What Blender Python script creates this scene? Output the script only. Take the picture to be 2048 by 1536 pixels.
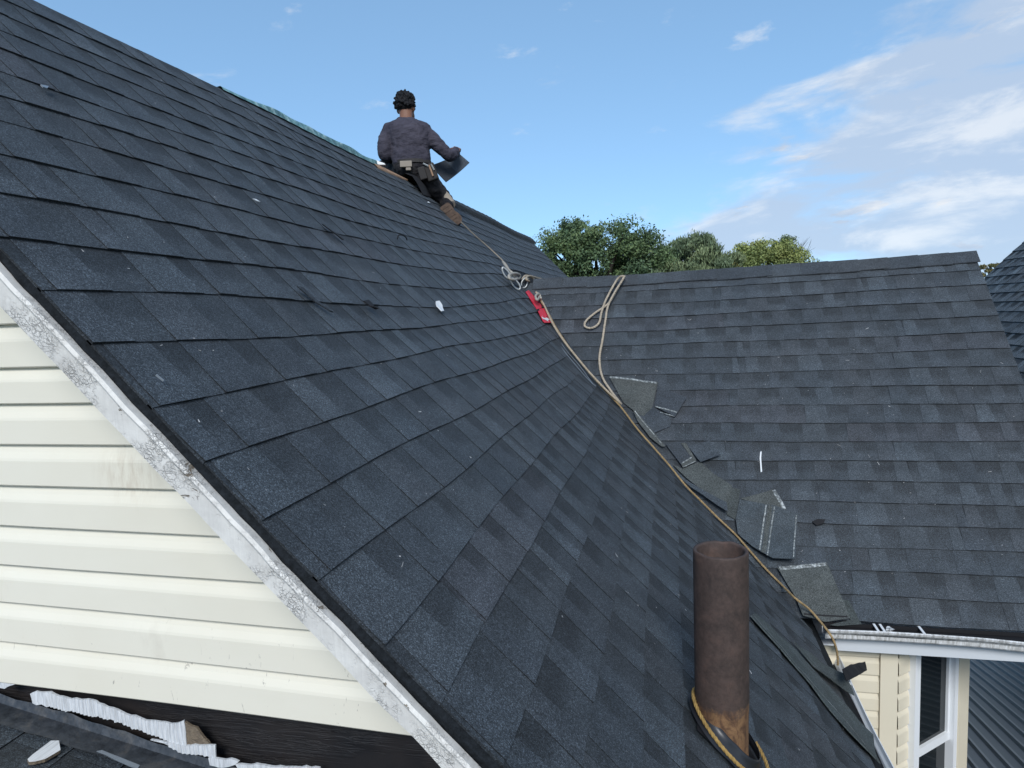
import bpy, bmesh, math, random
from math import sin, cos, tan, pi, radians, sqrt, exp
from mathutils import Vector as V, Matrix, noise as mnoise
import numpy as np

for o in list(bpy.data.objects): bpy.data.objects.remove(o)
scn = bpy.context.scene
col = scn.collection
random.seed(7)

# ------------------------------------------------------------------ camera
FPX, YAW, PITCH, ROLL = 1389.0, .2209, .1026, -.0395
FWD = V((-sin(YAW)*cos(PITCH), cos(YAW)*cos(PITCH), -sin(PITCH)))
R0 = V((cos(YAW), sin(YAW), 0)); U0 = R0.cross(FWD)
RGT = cos(ROLL)*R0 + sin(ROLL)*U0; UPV = -sin(ROLL)*R0 + cos(ROLL)*U0
cam = bpy.data.cameras.new('camera'); camo = bpy.data.objects.new('camera', cam); col.objects.link(camo)
camo.matrix_world = Matrix((RGT, UPV, -FWD)).transposed().to_4x4()
cam.sensor_width = 36; cam.lens = FPX/2048*36; cam.clip_start = .05; cam.clip_end = 3000
scn.camera = camo

# ------------------------------------------------------------------ world: hazy evening sky, clouds thickening to the right
world = bpy.data.worlds.new('World'); scn.world = world; world.use_nodes = True
SUN_DIR = V((.12, -.80, .60)).normalized()          # towards the sun: behind the photographer, veiled by thin cloud
SKY_STRENGTH, SUN_STRENGTH, CLOUD = .12, 1.55, .56
SKY_GAMMA, SKY_TINT = .45, (1.29, 1.79, 2.12)
CL1, CL2, CL3 = (2.1, 7.7, 0), (4.4, 9.4, 0), (6.7, 11.1, 0)
def build_world():
    nt = world.node_tree; nt.nodes.clear(); N = nt.nodes.new; L = nt.links.new
    sky = N('ShaderNodeTexSky'); sky.sky_type = 'NISHITA'; sky.sun_disc = False
    sky.sun_elevation = math.asin(SUN_DIR.z); sky.sun_rotation = math.atan2(SUN_DIR.x, SUN_DIR.y)
    sky.air_density = .7; sky.dust_density = .0; sky.ozone_density = 4.0; sky.altitude = 2500
    bg = N('ShaderNodeBackground'); bg.inputs[1].default_value = SKY_STRENGTH
    gm = N('ShaderNodeGamma'); gm.inputs[1].default_value = SKY_GAMMA; L(sky.outputs[0], gm.inputs[0])   # soft evening contrast
    tm = N('ShaderNodeMix'); tm.data_type = 'RGBA'; tm.blend_type = 'MULTIPLY'; tm.inputs[0].default_value = 1
    L(gm.outputs[0], tm.inputs[6]); tm.inputs[7].default_value = (*SKY_TINT, 1); L(tm.outputs[2], bg.inputs[0])
    tc = N('ShaderNodeTexCoord')
    sep = N('ShaderNodeSeparateXYZ'); L(tc.outputs['Generated'], sep.inputs[0])
    def M(op, a, b=None, c=None):
        n = N('ShaderNodeMath'); n.operation = op
        for i, v in enumerate((a, b, c)):
            if v is None: continue
            if isinstance(v, (int, float)): n.inputs[i].default_value = v
            else: L(v, n.inputs[i])
        return n.outputs[0]
    az = M('ARCTAN2', sep.outputs[0], sep.outputs[1]); el = M('ARCSINE', sep.outputs[2])
    cmb = N('ShaderNodeCombineXYZ'); L(az, cmb.inputs[0]); L(M('SUBTRACT', M('MULTIPLY', el, 2.9), M('MULTIPLY', az, .22)), cmb.inputs[1])
    def noise(scale, detail, rough, off, dist=0.0):
        mp = N('ShaderNodeMapping'); L(cmb.outputs[0], mp.inputs[0]); mp.inputs['Location'].default_value = off
        n = N('ShaderNodeTexNoise'); L(mp.outputs[0], n.inputs[0])
        n.inputs['Scale'].default_value = scale; n.inputs['Detail'].default_value = detail
        n.inputs['Roughness'].default_value = rough; n.inputs['Distortion'].default_value = dist
        return n.outputs[0]
    def ss(v, a, b):
        m = N('ShaderNodeMapRange'); m.interpolation_type = 'SMOOTHSTEP'; L(v, m.inputs[0])
        m.inputs[1].default_value = a; m.inputs[2].default_value = b
        return m.outputs[0]
    n1 = noise(4.6, 9, .58, CL1, .25)
    n2 = noise(7.5, 7, .60, CL2, .3)
    n3 = noise(5.6, 8, .60, CL3, .3)
    # the cloud bank climbs towards the east (+X); a few puffs drift over the rest
    cover = ss(M('SUBTRACT', M('ADD', az, .19), el), -.17, .27)
    thr = M('SUBTRACT', .76, M('MULTIPLY', cover, .46))
    bank = ss(M('SUBTRACT', n1, thr), -.02, .20)
    puff = M('MULTIPLY', ss(n2, .605, .74), M('ADD', M('MULTIPLY', cover, .5), .35))
    mask = M('MINIMUM', M('ADD', M('MULTIPLY', bank, .80), puff), .93)
    lit = ss(M('SUBTRACT', M('ADD', n3, M('MULTIPLY', M('SUBTRACT', 1, cover), .16)), .0), .47, .66)
    mixc = N('ShaderNodeMix'); mixc.data_type = 'RGBA'; L(lit, mixc.inputs[0])
    mixc.inputs[6].default_value = (.50, .605, .765, 1); mixc.inputs[7].default_value = (.83, .86, .90, 1)
    bgc = N('ShaderNodeBackground'); L(mixc.outputs[2], bgc.inputs[0]); bgc.inputs[1].default_value = CLOUD
    mx = N('ShaderNodeMixShader'); L(mask, mx.inputs[0]); L(bg.outputs[0], mx.inputs[1]); L(bgc.outputs[0], mx.inputs[2])
    out = N('ShaderNodeOutputWorld'); L(mx.outputs[0], out.inputs[0])
build_world()
sl = bpy.data.lights.new('sun', 'SUN'); slo = bpy.data.objects.new('sun', sl); col.objects.link(slo)
sl.energy = SUN_STRENGTH; sl.angle = radians(22); sl.color = (1, .99, .975)
slo.rotation_euler = (-SUN_DIR).to_track_quat('-Z', 'Y').to_euler()
scn.view_settings.view_transform = 'Standard'; scn.view_settings.look = 'None'
scn.view_settings.exposure = 0.88; scn.view_settings.gamma = 1; scn.view_settings.use_curve_mapping = False

# ------------------------------------------------------------------ helpers: planes
E_ = .1435                                            # shingle exposure
AA, AX, AZ, GY = .7893, -1.184, .171, 1.036           # main roof slope: angle, reference point, rake plane
BA, BY, BZ = .7989, 5.5644, .0307                     # cross roof slope
NA = V((sin(AA), 0, cos(AA))); DA = NA.dot(V((AX, 0, AZ)))
NB = V((0, -sin(BA), cos(BA))); DB = NB.dot(V((0, BY, BZ)))
KR, MR = -9.95, -2.42                                 # ridge positions in courses
YFAR = 11.4; BRX = 2.19
def ray(px, py): return FWD + RGT*((px-1024)/FPX) - UPV*((py-768)/FPX)
def at(px, py, d): return ray(px, py)*d
def onY(px, py, y): r = ray(px, py); return r*(y/r.y)
def onX(px, py, x): r = ray(px, py); return r*(x/r.x)
def onA(px, py, h=0): r = ray(px, py); return r*((DA+h)/NA.dot(r))
def onB(px, py, h=0): r = ray(px, py); return r*((DB+h)/NB.dot(r))
def onAs(px, py, h=0):
    p = onA(px, py, h)
    for _ in range(3): p = onA(px, py, h+sagA((p.x-AX)/(E_*cos(AA)), p.y)[1])
    return p
def onroof(px, py, h=0):
    p, q = onAs(px, py, h), onB(px, py, h)
    return p if p.length < q.length and p.dot(FWD) > 0 else q
def sm(x, a, b):
    t = min(1, max(0, (x-a)/(b-a))); return t*t*(3-2*t)
def sagA(k, y):
    ds = .036*exp(-((k-.4)/1.6)**2-((y-3.3)/1.3)**2)
    ds -= .026*sm(y, 3.9, 5.3)*exp(-((k-5)/3.)**2)
    ds += .006*sin(y*2.1+k*1.7)+.004*sin(y*5.3+k*2.9)
    dn = -.010*exp(-((k-1)/3)**2-((y-3.3)/1.5)**2)+.004*sin(y*1.7+k*.6)
    dn += .048*sm(y, 4.2, 5.4)*exp(-((k-1.5)/4.)**2)*(1-sm(y, 6, 8))
    if k < -5: dn += .005*sin(y*2.3+.5)*sm(-k, 5, 9)
    return ds, dn
def mapA(k, y, h):
    ds, dn = sagA(k, y); s = k*E_+ds; h = h+dn
    return V((AX+s*cos(AA)+h*sin(AA), y, AZ-s*sin(AA)+h*cos(AA)))
def mapB(m, x, h):
    f = sm(-m, -9, 2.5)
    dn = f*(.050*max(0, (x+.3)/2.5)**1.6-.014*exp(-((x+.2)/.9)**2))
    s = m*E_+.004*sin(x*2.7+m*1.3)+.002*sin(x*7+m)
    h = h+dn
    return V((x, BY-s*cos(BA)-h*sin(BA), BZ-s*sin(BA)+h*cos(BA)))
def valleyY(k):                                       # where the cross roof cuts the main roof
    z = AZ-k*E_*sin(AA); return BY-(BZ-z)/tan(BA)
def valleyX(m):
    z = BZ-m*E_*sin(BA); return AX+(AZ-z)/tan(AA)
KE, ME = 19.7, 17.0                                   # eaves

# ------------------------------------------------------------------ helpers: meshes
class MB:
    def __init__(s): s.v, s.f, s.c, s.m = [], [], [], []
    def poly(s, pts, c=(1, 1, 1), mi=0):
        b = len(s.v); s.v += [tuple(p) for p in pts]; s.f.append(list(range(b, b+len(pts))))
        s.c += c if isinstance(c, list) else [c]*len(pts); s.m.append(mi)
    def box(s, lo, hi, c=(1, 1, 1), mi=0, M=None):
        P = [V((x, y, z)) for x in (lo[0], hi[0]) for y in (lo[1], hi[1]) for z in (lo[2], hi[2])]
        if M is not None: P = [M @ p for p in P]
        for q in ((0, 1, 3, 2), (4, 6, 7, 5), (0, 4, 5, 1), (2, 3, 7, 6), (0, 2, 6, 4), (1, 5, 7, 3)):
            s.poly([P[i] for i in q], c, mi)
    def grid(s, rows, c=(1, 1, 1), mi=0, cf=None, closed=False, flip=False):
        b = len(s.v); n = len(rows[0])
        for r in rows: s.v += [tuple(p) for p in r]
        for i in range(len(rows)-1):
            for j in range(n if closed else n-1):
                j2 = (j+1) % n
                q = [b+i*n+j, b+i*n+j2, b+(i+1)*n+j2, b+(i+1)*n+j]
                if flip: q.reverse()
                s.f.append(q); s.c += [c]*4; s.m.append(mi)
    def tube(s, pts, rads, seg=8, c=(1, 1, 1), mi=0, cap=True, ref=None):
        pts = [V(p) for p in pts]; n = len(pts)
        if not isinstance(rads, (list, tuple)): rads = [rads]*n
        rows = []; t0 = (pts[1]-pts[0]).normalized()
        a = ref or (V((0, 0, 1)) if abs(t0.z) < .9 else V((1, 0, 0)))
        a = (a-t0*a.dot(t0)).normalized()
        for i in range(n):
            t = (pts[min(i+1, n-1)]-pts[max(i-1, 0)])
            t = t.normalized() if t.length > 1e-9 else t0
            a = (a-t*a.dot(t)).normalized(); bb = t.cross(a)
            rows.append([pts[i]+(a*cos(2*pi*j/seg)+bb*sin(2*pi*j/seg))*rads[i] for j in range(seg)])
        s.grid(rows, c, mi, closed=True)
        if cap:
            s.poly(list(reversed(rows[0])), c, mi); s.poly(rows[-1], c, mi)
    def ell(s, c0, R, M=None, seg=14, rng=9, c=(1, 1, 1), mi=0):
        rows = []
        for i in range(rng+1):
            th = pi*i/rng
            row = []
            for j in range(seg):
                p = V((R[0]*sin(th)*cos(2*pi*j/seg), R[1]*sin(th)*sin(2*pi*j/seg), R[2]*cos(th)))
                if M is not None: p = M @ p
                row.append(V(c0)+p)
            rows.append(row)
        s.grid(rows, c, mi, closed=True, flip=True)
    def mesh(s, name, mats, smooth=False):
        me = bpy.data.meshes.new(name); me.from_pydata(s.v, [], s.f)
        ca = me.color_attributes.new('tint', 'FLOAT_COLOR', 'CORNER')
        buf = np.ones((len(s.c), 4), np.float32); buf[:, :3] = np.array(s.c, np.float32).reshape(-1, 3)
        ca.data.foreach_set('color', buf.ravel())
        for m in (mats if isinstance(mats, (list, tuple)) else [mats]): me.materials.append(m)
        me.polygons.foreach_set('material_index', s.m)
        if smooth: me.polygons.foreach_set('use_smooth', [True]*len(s.f))
        me.update(); return me
    def build(s, name, mats, parent=None, smooth=False, weld=False):
        me = s.mesh(name, mats, smooth)
        if weld:
            bm = bmesh.new(); bm.from_mesh(me); bmesh.ops.remove_doubles(bm, verts=bm.verts, dist=1e-5)
            bmesh.ops.recalc_face_normals(bm, faces=bm.faces); bm.to_mesh(me); bm.free()
        o = bpy.data.objects.new(name, me); col.objects.link(o)
        if parent: o.parent = parent
        return o
def empty(name, loc=(0, 0, 0)):
    o = bpy.data.objects.new(name, None); o.location = loc; o.empty_display_size = .1; col.objects.link(o)
    return o
def tag(o, label=None, cat=None, group=None, kind=None):
    if label: o['label'] = label
    if cat: o['category'] = cat
    if group: o['group'] = group
    if kind: o['kind'] = kind
    return o
def adopt(o, parent):                                 # parent while keeping the world placement
    o.parent = parent; o.matrix_parent_inverse = Matrix.Translation(-V(parent.location)) if parent.type == 'EMPTY' else Matrix()
    return o
def catmull(pts, n=6):
    P = [V(p) for p in pts]; P = [P[0]*2-P[1]]+P+[P[-1]*2-P[-2]]; out = []
    for i in range(1, len(P)-2):
        for j in range(n):
            t = j/n; a, b, c, d = P[i-1:i+3]
            out.append(.5*((2*b)+(c-a)*t+(2*a-5*b+4*c-d)*t*t+(3*b-a-3*c+d)*t**3))
    out.append(P[-2]); return out
def clip(poly, fs):                                   # convex clip of (u,t) polygon by half planes f>=0
    for f in fs:
        out = []
        for i in range(len(poly)):
            p, q = poly[i], poly[(i+1) % len(poly)]; a, b = f(p), f(q)
            if a >= 0: out.append(p)
            if a*b < 0:
                t = a/(a-b); out.append((p[0]+(q[0]-p[0])*t, p[1]+(q[1]-p[1])*t))
        poly = out
        if len(poly) < 3: return []
    return poly

# ------------------------------------------------------------------ materials
def mat(name, base=(.5, .5, .5), rough=.7, spec=.3, metal=0.0, fn=None, tint=False, bump=None):
    m = bpy.data.materials.new(name); m.use_nodes = True; nt = m.node_tree
    b = nt.nodes['Principled BSDF']; b.inputs['Base Color'].default_value = (*base, 1)
    b.inputs['Roughness'].default_value = rough; b.inputs['Specular IOR Level'].default_value = spec
    b.inputs['Metallic'].default_value = metal
    if fn: fn(nt, b)
    return m
class NT:
    def __init__(s, nt): s.nt = nt
    def n(s, t, **kw):
        x = s.nt.nodes.new(t)
        for k, v in kw.items(): setattr(x, k, v)
        return x
    def l(s, a, b): s.nt.links.new(a, b)
    def pos(s, scale=(1, 1, 1), rot=(0, 0, 0)):
        g = s.n('ShaderNodeNewGeometry'); m = s.n('ShaderNodeMapping'); s.l(g.outputs['Position'], m.inputs[0])
        m.inputs['Scale'].default_value = scale; m.inputs['Rotation'].default_value = rot
        return m.outputs[0]
    def noise(s, vec, scale, detail=3, rough=.5, dist=0):
        x = s.n('ShaderNodeTexNoise'); s.l(vec, x.inputs[0]); x.inputs['Scale'].default_value = scale
        x.inputs['Detail'].default_value = detail; x.inputs['Roughness'].default_value = rough; x.inputs['Distortion'].default_value = dist
        return x.outputs[0]
    def voro(s, vec, scale, feature='F1', out='Distance', rand=1):
        x = s.n('ShaderNodeTexVoronoi', feature=feature); s.l(vec, x.inputs['Vector']); x.inputs['Scale'].default_value = scale
        x.inputs['Randomness'].default_value = rand
        return x.outputs[out]
    def ramp(s, v, stops):
        r = s.n('ShaderNodeValToRGB'); s.l(v, r.inputs[0]); e = r.color_ramp.elements
        while len(e) < len(stops): e.new(.5)
        for el, (p, c) in zip(e, stops):
            el.position = p; el.color = (*c, 1) if isinstance(c, tuple) else (c, c, c, 1)
        return r.outputs[0]
    def mix(s, fac, a, b, mode='MIX'):
        m = s.n('ShaderNodeMix', data_type='RGBA', blend_type=mode)
        for i, v in ((0, fac), (6, a), (7, b)):
            if isinstance(v, (int, float)): m.inputs[i].default_value = v
            elif isinstance(v, tuple): m.inputs[i].default_value = (*v, 1)
            else: s.l(v, m.inputs[i])
        return m.outputs[2]
    def math(s, op, a, b=0.0):
        m = s.n('ShaderNodeMath', operation=op)
        for i, v in ((0, a), (1, b)):
            if isinstance(v, (int, float)): m.inputs[i].default_value = v
            else: s.l(v, m.inputs[i])
        return m.outputs[0]
    def attr(s, name='tint'):
        a = s.n('ShaderNodeAttribute'); a.attribute_name = name; return a.outputs['Color']
    def bump(s, h, b, strength=.5, dist=.002):
        x = s.n('ShaderNodeBump'); s.l(h, x.inputs['Height']); x.inputs['Strength'].default_value = strength
        x.inputs['Distance'].default_value = dist; s.l(x.outputs[0], b.inputs['Normal'])

def granules(base, contrast=1.0, fleck=.5, spec=.25):
    def fn(nt, b):
        t = NT(nt); p = t.pos()
        g1 = t.voro(p, 520, out='Color')             # individual granules
        sep = t.n('ShaderNodeSeparateColor'); t.l(g1, sep.inputs[0])
        gr = t.ramp(sep.outputs[0], [(0, .30), (.55, .85), (.86, 1.45), (1, 2.9*fleck+1.0)])
        g2 = t.noise(p, 130, 3, .65); g2 = t.ramp(g2, [(.25, .72), (.75, 1.3)])
        g3 = t.noise(p, 9, 4, .6); g3 = t.ramp(g3, [(.3, .80), (.7, 1.20)])
        g5 = t.noise(t.pos((1, 1, 1), (.3, .2, .5)), 34, 6, .8, 1.5); g5 = t.ramp(g5, [(.62, 1.0), (.72, 1.35)])
        g4 = t.noise(p, 2.2, 2, .5); g4 = t.ramp(g4, [(.35, (.96, .99, 1.02)), (.65, (1.02, 1.0, 1.0))])
        c = t.mix(1, base, t.attr(), 'MULTIPLY')
        for x in (gr, g2, g3, g4, g5): c = t.mix(1, c, x, 'MULTIPLY')
        t.l(c, b.inputs['Base Color'])
        t.bump(t.math('ADD', sep.outputs[1], g2), b, .7*contrast, .0016)
    return fn
M_SH = mat('asphalt_granules', rough=.70, spec=.42, fn=granules((.0480, .0580, .0675)))
M_SHN = mat('asphalt_granules_weathered', rough=.9, spec=.25, fn=granules((.095, .108, .116)))
M_BACK = mat('shingle_backing', rough=.8, spec=.3, fn=granules((.076, .084, .081), .6, .25))
M_BLACK = mat('roofing_felt', (.012, .012, .014), .75, .3, fn=lambda nt, b: (lambda t: t.bump(t.noise(t.pos(), 60, 4), b, .4, .004))(NT(nt)))
def f_edge(nt, b):
    t = NT(nt); n = t.noise(t.pos((1, 1, 1)), 90, 4, .7)
    t.l(t.ramp(n, [(.3, (.005, .0065, .008)), (.7, (.018, .022, .027))]), b.inputs['Base Color']); t.bump(n, b, .9, .006)
M_EDGE = mat('roof_edge_layers', rough=.9, spec=.2, fn=f_edge)
def f_sid(nt, b):
    t = NT(nt); p = t.pos()
    n = t.noise(p, 1.7, 4, .6); c = t.ramp(n, [(.3, (.75, .705, .585)), (.7, (.805, .765, .65))])
    d = t.noise(t.pos((1, 1, .45)), 5.5, 6, .7); d = t.ramp(d, [(.60, 0.0), (.78, 1.0)])
    c = t.mix(t.math('MULTIPLY', d, .22), c, (.30, .24, .18))
    s = t.noise(t.pos((8, 8, 2), (0, .5, 0)), 7, 5, .75, 1.2); s = t.ramp(s, [(.655, 0.0), (.675, 1.0)])
    z = t.n('ShaderNodeSeparateXYZ'); t.l(p, z.inputs[0])
    low = t.ramp(t.math('MULTIPLY', t.math('ADD', z.outputs[2], .92), 2.0), [(0, 1.0), (.55, .0)])
    c = t.mix(t.math('MULTIPLY', t.math('MULTIPLY', s, low), .7), c, (.14, .12, .11))
    vd = t.n('ShaderNodeVectorMath', operation='DISTANCE'); mp = t.pos((1, 0, 1.3)); t.l(mp, vd.inputs[0]); q = onY(272, 945, 1.37); vd.inputs[1].default_value = (q.x, 0, q.z*1.3)
    rub = t.math('MULTIPLY', t.ramp(vd.outputs['Value'], [(.025, 1.0), (.11, 0.0)]), t.ramp(t.noise(t.pos((5, 1, 1)), 16, 5, .7), [(.42, 0.0), (.62, 1.0)]))
    c = t.mix(t.math('MULTIPLY', rub, .34), c, (.42, .32, .22))
    t.l(c, b.inputs['Base Color']); t.bump(t.noise(t.pos((3, 3, 30)), 25, 3), b, .06, .002)
M_SID = mat('cream_vinyl', rough=.48, spec=.35, fn=f_sid)
def f_sid2(nt, b):
    t = NT(nt); n = t.noise(t.pos(), 2.4, 4, .6)
    t.l(t.ramp(n, [(.3, (.68, .615, .475)), (.7, (.73, .665, .52))]), b.inputs['Base Color'])
M_SID2 = mat('tan_vinyl', rough=.5, spec=.3, fn=f_sid2)
def f_paint(nt, b):
    t = NT(nt)
    al = t.pos((1, 1, 1), (0, AA, 0))                # along the board
    lp = t.n('ShaderNodeMapping'); t.l(al, lp.inputs[0]); lp.inputs['Scale'].default_value = (1, 1, 1)
    big = t.noise(al, 6, 4, .6)
    base = t.ramp(t.noise(al, 18, 5, .65), [(.3, (.61, .59, .555)), (.7, (.78, .76, .715))])
    wv = t.n('ShaderNodeVectorMath', operation='ADD'); nz = t.n('ShaderNodeTexNoise'); t.l(al, nz.inputs[0]); nz.inputs['Scale'].default_value = 55; nz.inputs['Detail'].default_value = 3
    sc = t.n('ShaderNodeVectorMath', operation='SCALE'); t.l(nz.outputs['Color'], sc.inputs[0]); sc.inputs['Scale'].default_value = .016
    t.l(al, wv.inputs[0]); t.l(sc.outputs[0], wv.inputs[1])
    st = t.n('ShaderNodeMapping'); t.l(wv.outputs[0], st.inputs[0]); st.inputs['Scale'].default_value = (1, 1, .55)
    cr = t.voro(st.outputs[0], 120, 'DISTANCE_TO_EDGE'); cr2 = t.voro(st.outputs[0], 260, 'DISTANCE_TO_EDGE')
    zone = t.ramp(big, [(.48, 0.0), (.58, 1.0)]); zone2 = t.ramp(t.noise(al, 30, 4, .7), [(.36, 0.0), (.52, 1.0)]); zone = t.math('MULTIPLY', zone, zone2)
    ck = t.math('MULTIPLY', t.ramp(cr, [(.0, 1.0), (.07, 0.0)]), zone)
    ck2 = t.math('MULTIPLY', t.ramp(cr2, [(.0, .7), (.08, 0.0)]), zone)
    pe = t.noise(al, 14, 6, .72, .8); peel = t.ramp(pe, [(.63, 0.0), (.645, 1.0)])
    wood = t.ramp(t.noise(t.pos((4, 4, 60), (0, AA, 0)), 4, 4), [(.3, (.16, .13, .10)), (.7, (.30, .255, .20))])
    c = t.mix(t.math('MULTIPLY', ck, .42), base, (.2, .2, .2)); c = t.mix(t.math('MULTIPLY', ck2, .30), c, (.2, .2, .2))
    gr_ = t.ramp(t.noise(t.pos((90, 1, 3), (0, AA, 0)), 3, 4, .7), [(.3, .92), (.65, 1.02)]); c = t.mix(1, c, gr_, 'MULTIPLY')
    dirt = t.ramp(t.noise(al, 3.2, 5, .7), [(.5, 0.0), (.8, 1.0)])
    c = t.mix(t.math('MULTIPLY', dirt, .32), c, (.40, .36, .30))
    c = t.mix(peel, c, wood)
    t.l(c, b.inputs['Base Color'])
    h = t.math('SUBTRACT', t.math('MULTIPLY', t.noise(al, 40, 4, .6), .6), t.math('ADD', t.math('ADD', ck, ck2), peel))
    t.bump(h, b, .8, .0025)
M_PAINT = mat('peeling_white_paint', rough=.62, spec=.3, fn=f_paint)
def f_gut(nt, b):
    t = NT(nt); d = t.noise(t.pos((6, 6, 1.2)), 9, 5, .7); 
    t.l(t.ramp(d, [(.36, (.76, .77, .78)), (.50, (.58, .58, .57)), (.66, (.26, .255, .24))]), b.inputs['Base Color'])
M_GUT = mat('white_gutter_metal', rough=.45, spec=.4, fn=f_gut)
M_WHITE = mat('white_painted_trim', (.80, .82, .83), .5, .35)
M_FRIEZE = mat('grey_white_fascia', (.60, .63, .66), .55, .3)
M_GLASS = mat('dark_window_glass', (.012, .016, .018), .04, .5)
def f_rust(nt, b):
    t = NT(nt); p = t.pos(); z = t.n('ShaderNodeSeparateXYZ'); t.l(p, z.inputs[0])
    n = t.noise(p, 11, 6, .68, .4); n2 = t.noise(p, 75, 4, .7)
    old = t.ramp(n, [(.3, (.040, .030, .027)), (.55, (.073, .050, .043)), (.75, (.11, .067, .052))])
    lo = t.ramp(t.noise(t.pos((3, 3, 1.3)), 9, 7, .75, 1.3), [(.28, (.035, .024, .020)), (.44, (.115, .062, .036)), (.58, (.22, .125, .062)), (.72, (.10, .036, .022))])
    edge = t.math('ADD', z.outputs[2], t.math('MULTIPLY', t.math('SUBTRACT', t.noise(p, 16, 5, .7), .5), .17))
    f = t.ramp(t.math('MULTIPLY', t.math('ADD', edge, 1.20), 2.0), [(.30, 1.0), (.345, 0.0)])
    c = t.mix(f, old, lo)
    c = t.mix(1, c, t.ramp(n2, [(.3, .78), (.7, 1.2)]), 'MULTIPLY')
    t.l(c, b.inputs['Base Color']); t.bump(t.math('ADD', n, t.math('MULTIPLY', n2, .5)), b, .5, .003)
M_RUST = mat('rusty_cast_iron', rough=.72, spec=.35, fn=f_rust)
M_RUBBER = mat('black_rubber', (.018, .02, .025), .35, .5)
def f_rope(nt, b):
    t = NT(nt); p = t.pos(); n = t.noise(p, 60, 4, .7)
    t.l(t.mix(1, t.ramp(n, [(.3, .62), (.7, 1.25)]), t.attr(), 'MULTIPLY'), b.inputs['Base Color'])
    t.bump(t.noise(p, 500, 2), b, .5, .002)
M_ROPE = mat('rope_fibre', rough=.85, spec=.2, fn=f_rope)
def f_red(nt, b):
    t = NT(nt); n = t.noise(t.pos(), 34, 5, .7)
    t.l(t.ramp(n, [(.30, (.17, .012, .022)), (.40, (.66, .025, .055)), (.64, (.76, .04, .08)), (.69, (.72, .66, .66))]), b.inputs['Base Color'])
M_RED = mat('scuffed_red_steel', rough=.45, spec=.4, fn=f_red)
M_STEEL = mat('dull_galvanised_steel', (.42, .44, .44), .42, .5, .55)
M_ALU = mat('grey_sheet_metal', (.30, .34, .38), .40, .5, .5)
def f_flash(nt, b):
    t = NT(nt); n = t.noise(t.pos(), 9, 6, .7, .6); n2 = t.noise(t.pos(), 45, 4, .7)
    c = t.ramp(n, [(.3, (.030, .034, .040)), (.52, (.055, .062, .072)), (.66, (.11, .105, .10)), (.75, (.20, .18, .16))])
    t.l(t.mix(1, c, t.ramp(n2, [(.3, .7), (.7, 1.25)]), 'MULTIPLY'), b.inputs['Base Color'])
    t.l(t.ramp(n2, [(.3, .32), (.7, .6)]), b.inputs['Roughness']); t.bump(t.noise(t.pos(), 11, 4, .6), b, .45, .012)
M_FLASH = mat('dark_flashing_metal', (.045, .050, .058), .38, .5, .3, fn=f_flash)
M_PLASTIC = mat('white_plastic', (.72, .74, .75), .4, .4)
def f_wood(nt, b):
    t = NT(nt); n = t.noise(t.pos((30, 2, 30)), 4, 5, .6)
    t.l(t.ramp(n, [(.3, (.28, .16, .095)), (.7, (.44, .29, .19))]), b.inputs['Base Color'])
M_WOOD = mat('bare_pine', rough=.75, fn=f_wood)
def f_teal(nt, b):
    t = NT(nt); n = t.noise(t.pos(), 22, 4, .6)
    t.l(t.ramp(n, [(.35, (.05, .13, .14)), (.55, (.16, .33, .33)), (.72, (.46, .60, .60))]), b.inputs['Base Color'])
    t.bump(n, b, .8, .02)
M_TEAL = mat('teal_underlayment', rough=.35, spec=.5, fn=f_teal)
def f_tar(nt, b):
    t = NT(nt); n = t.noise(t.pos(), 5, 4, .6)
    t.l(t.ramp(n, [(.35, (.010, .010, .012)), (.60, (.020, .017, .017)), (.8, (.040, .027, .023))]), b.inputs['Base Color'])
    h = t.noise(t.pos((1.2, 1, 17), (0, .30, 0)), 5.5, 3, .6, 1.6); pz = t.ramp(t.noise(t.pos((1, 1, 1)), 3.3, 3, .6), [(.46, 0.0), (.54, 1.0)]); t.bump(t.math('MULTIPLY', t.ramp(h, [(.44, 0.0), (.56, 1.0)]), pz), b, .42, .006)
M_TAR = mat('tar_paper', rough=.55, spec=.4, fn=f_tar)
def f_oldsid(nt, b):
    t = NT(nt); n = t.noise(t.pos((30, 1, 3)), 6, 4, .7)
    t.l(t.ramp(n, [(.3, (.42, .43, .44)), (.6, (.66, .68, .70)), (.85, (.50, .49, .46))]), b.inputs['Base Color'])
M_OLD = mat('old_white_siding', rough=.7, fn=f_oldsid)
def f_broken(nt, b):
    t = NT(nt); n = t.noise(t.pos(), 60, 5, .8)
    t.l(t.ramp(n, [(.3, (.13, .10, .075)), (.7, (.30, .24, .17))]), b.inputs['Base Color']); t.bump(n, b, 1, .01)
M_BRK = mat('broken_fibreboard', rough=.9, fn=f_broken)
def f_cloth(c1, c2):
    def fn(nt, b):
        t = NT(nt); n = t.noise(t.pos(), 9, 5, .65, .6)
        t.l(t.ramp(n, [(.35, c1), (.68, c2)]), b.inputs['Base Color'])
        w = t.noise(t.pos((1, 1, 2.2)), 17, 4, .6, 1.4); t.bump(w, b, .45, .03)
    return fn
M_SHIRT = mat('faded_dark_cotton', rough=.9, spec=.15, fn=f_cloth((.040, .038, .052), (.080, .074, .096)))
M_TROUS = mat('black_work_trousers', rough=.9, spec=.15, fn=f_cloth((.008, .008, .011), (.060, .056, .058)))
M_SKIN = mat('brown_skin', (.20, .095, .060), .55, .35)
M_HAIR = mat('black_hair', (.008, .008, .010), .7, .25)
M_LEATH = mat('worn_tool_leather', (.030, .027, .026), .7, .3)
M_PALE = mat('pale_suede', (.30, .26, .215), .85, .2)
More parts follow.
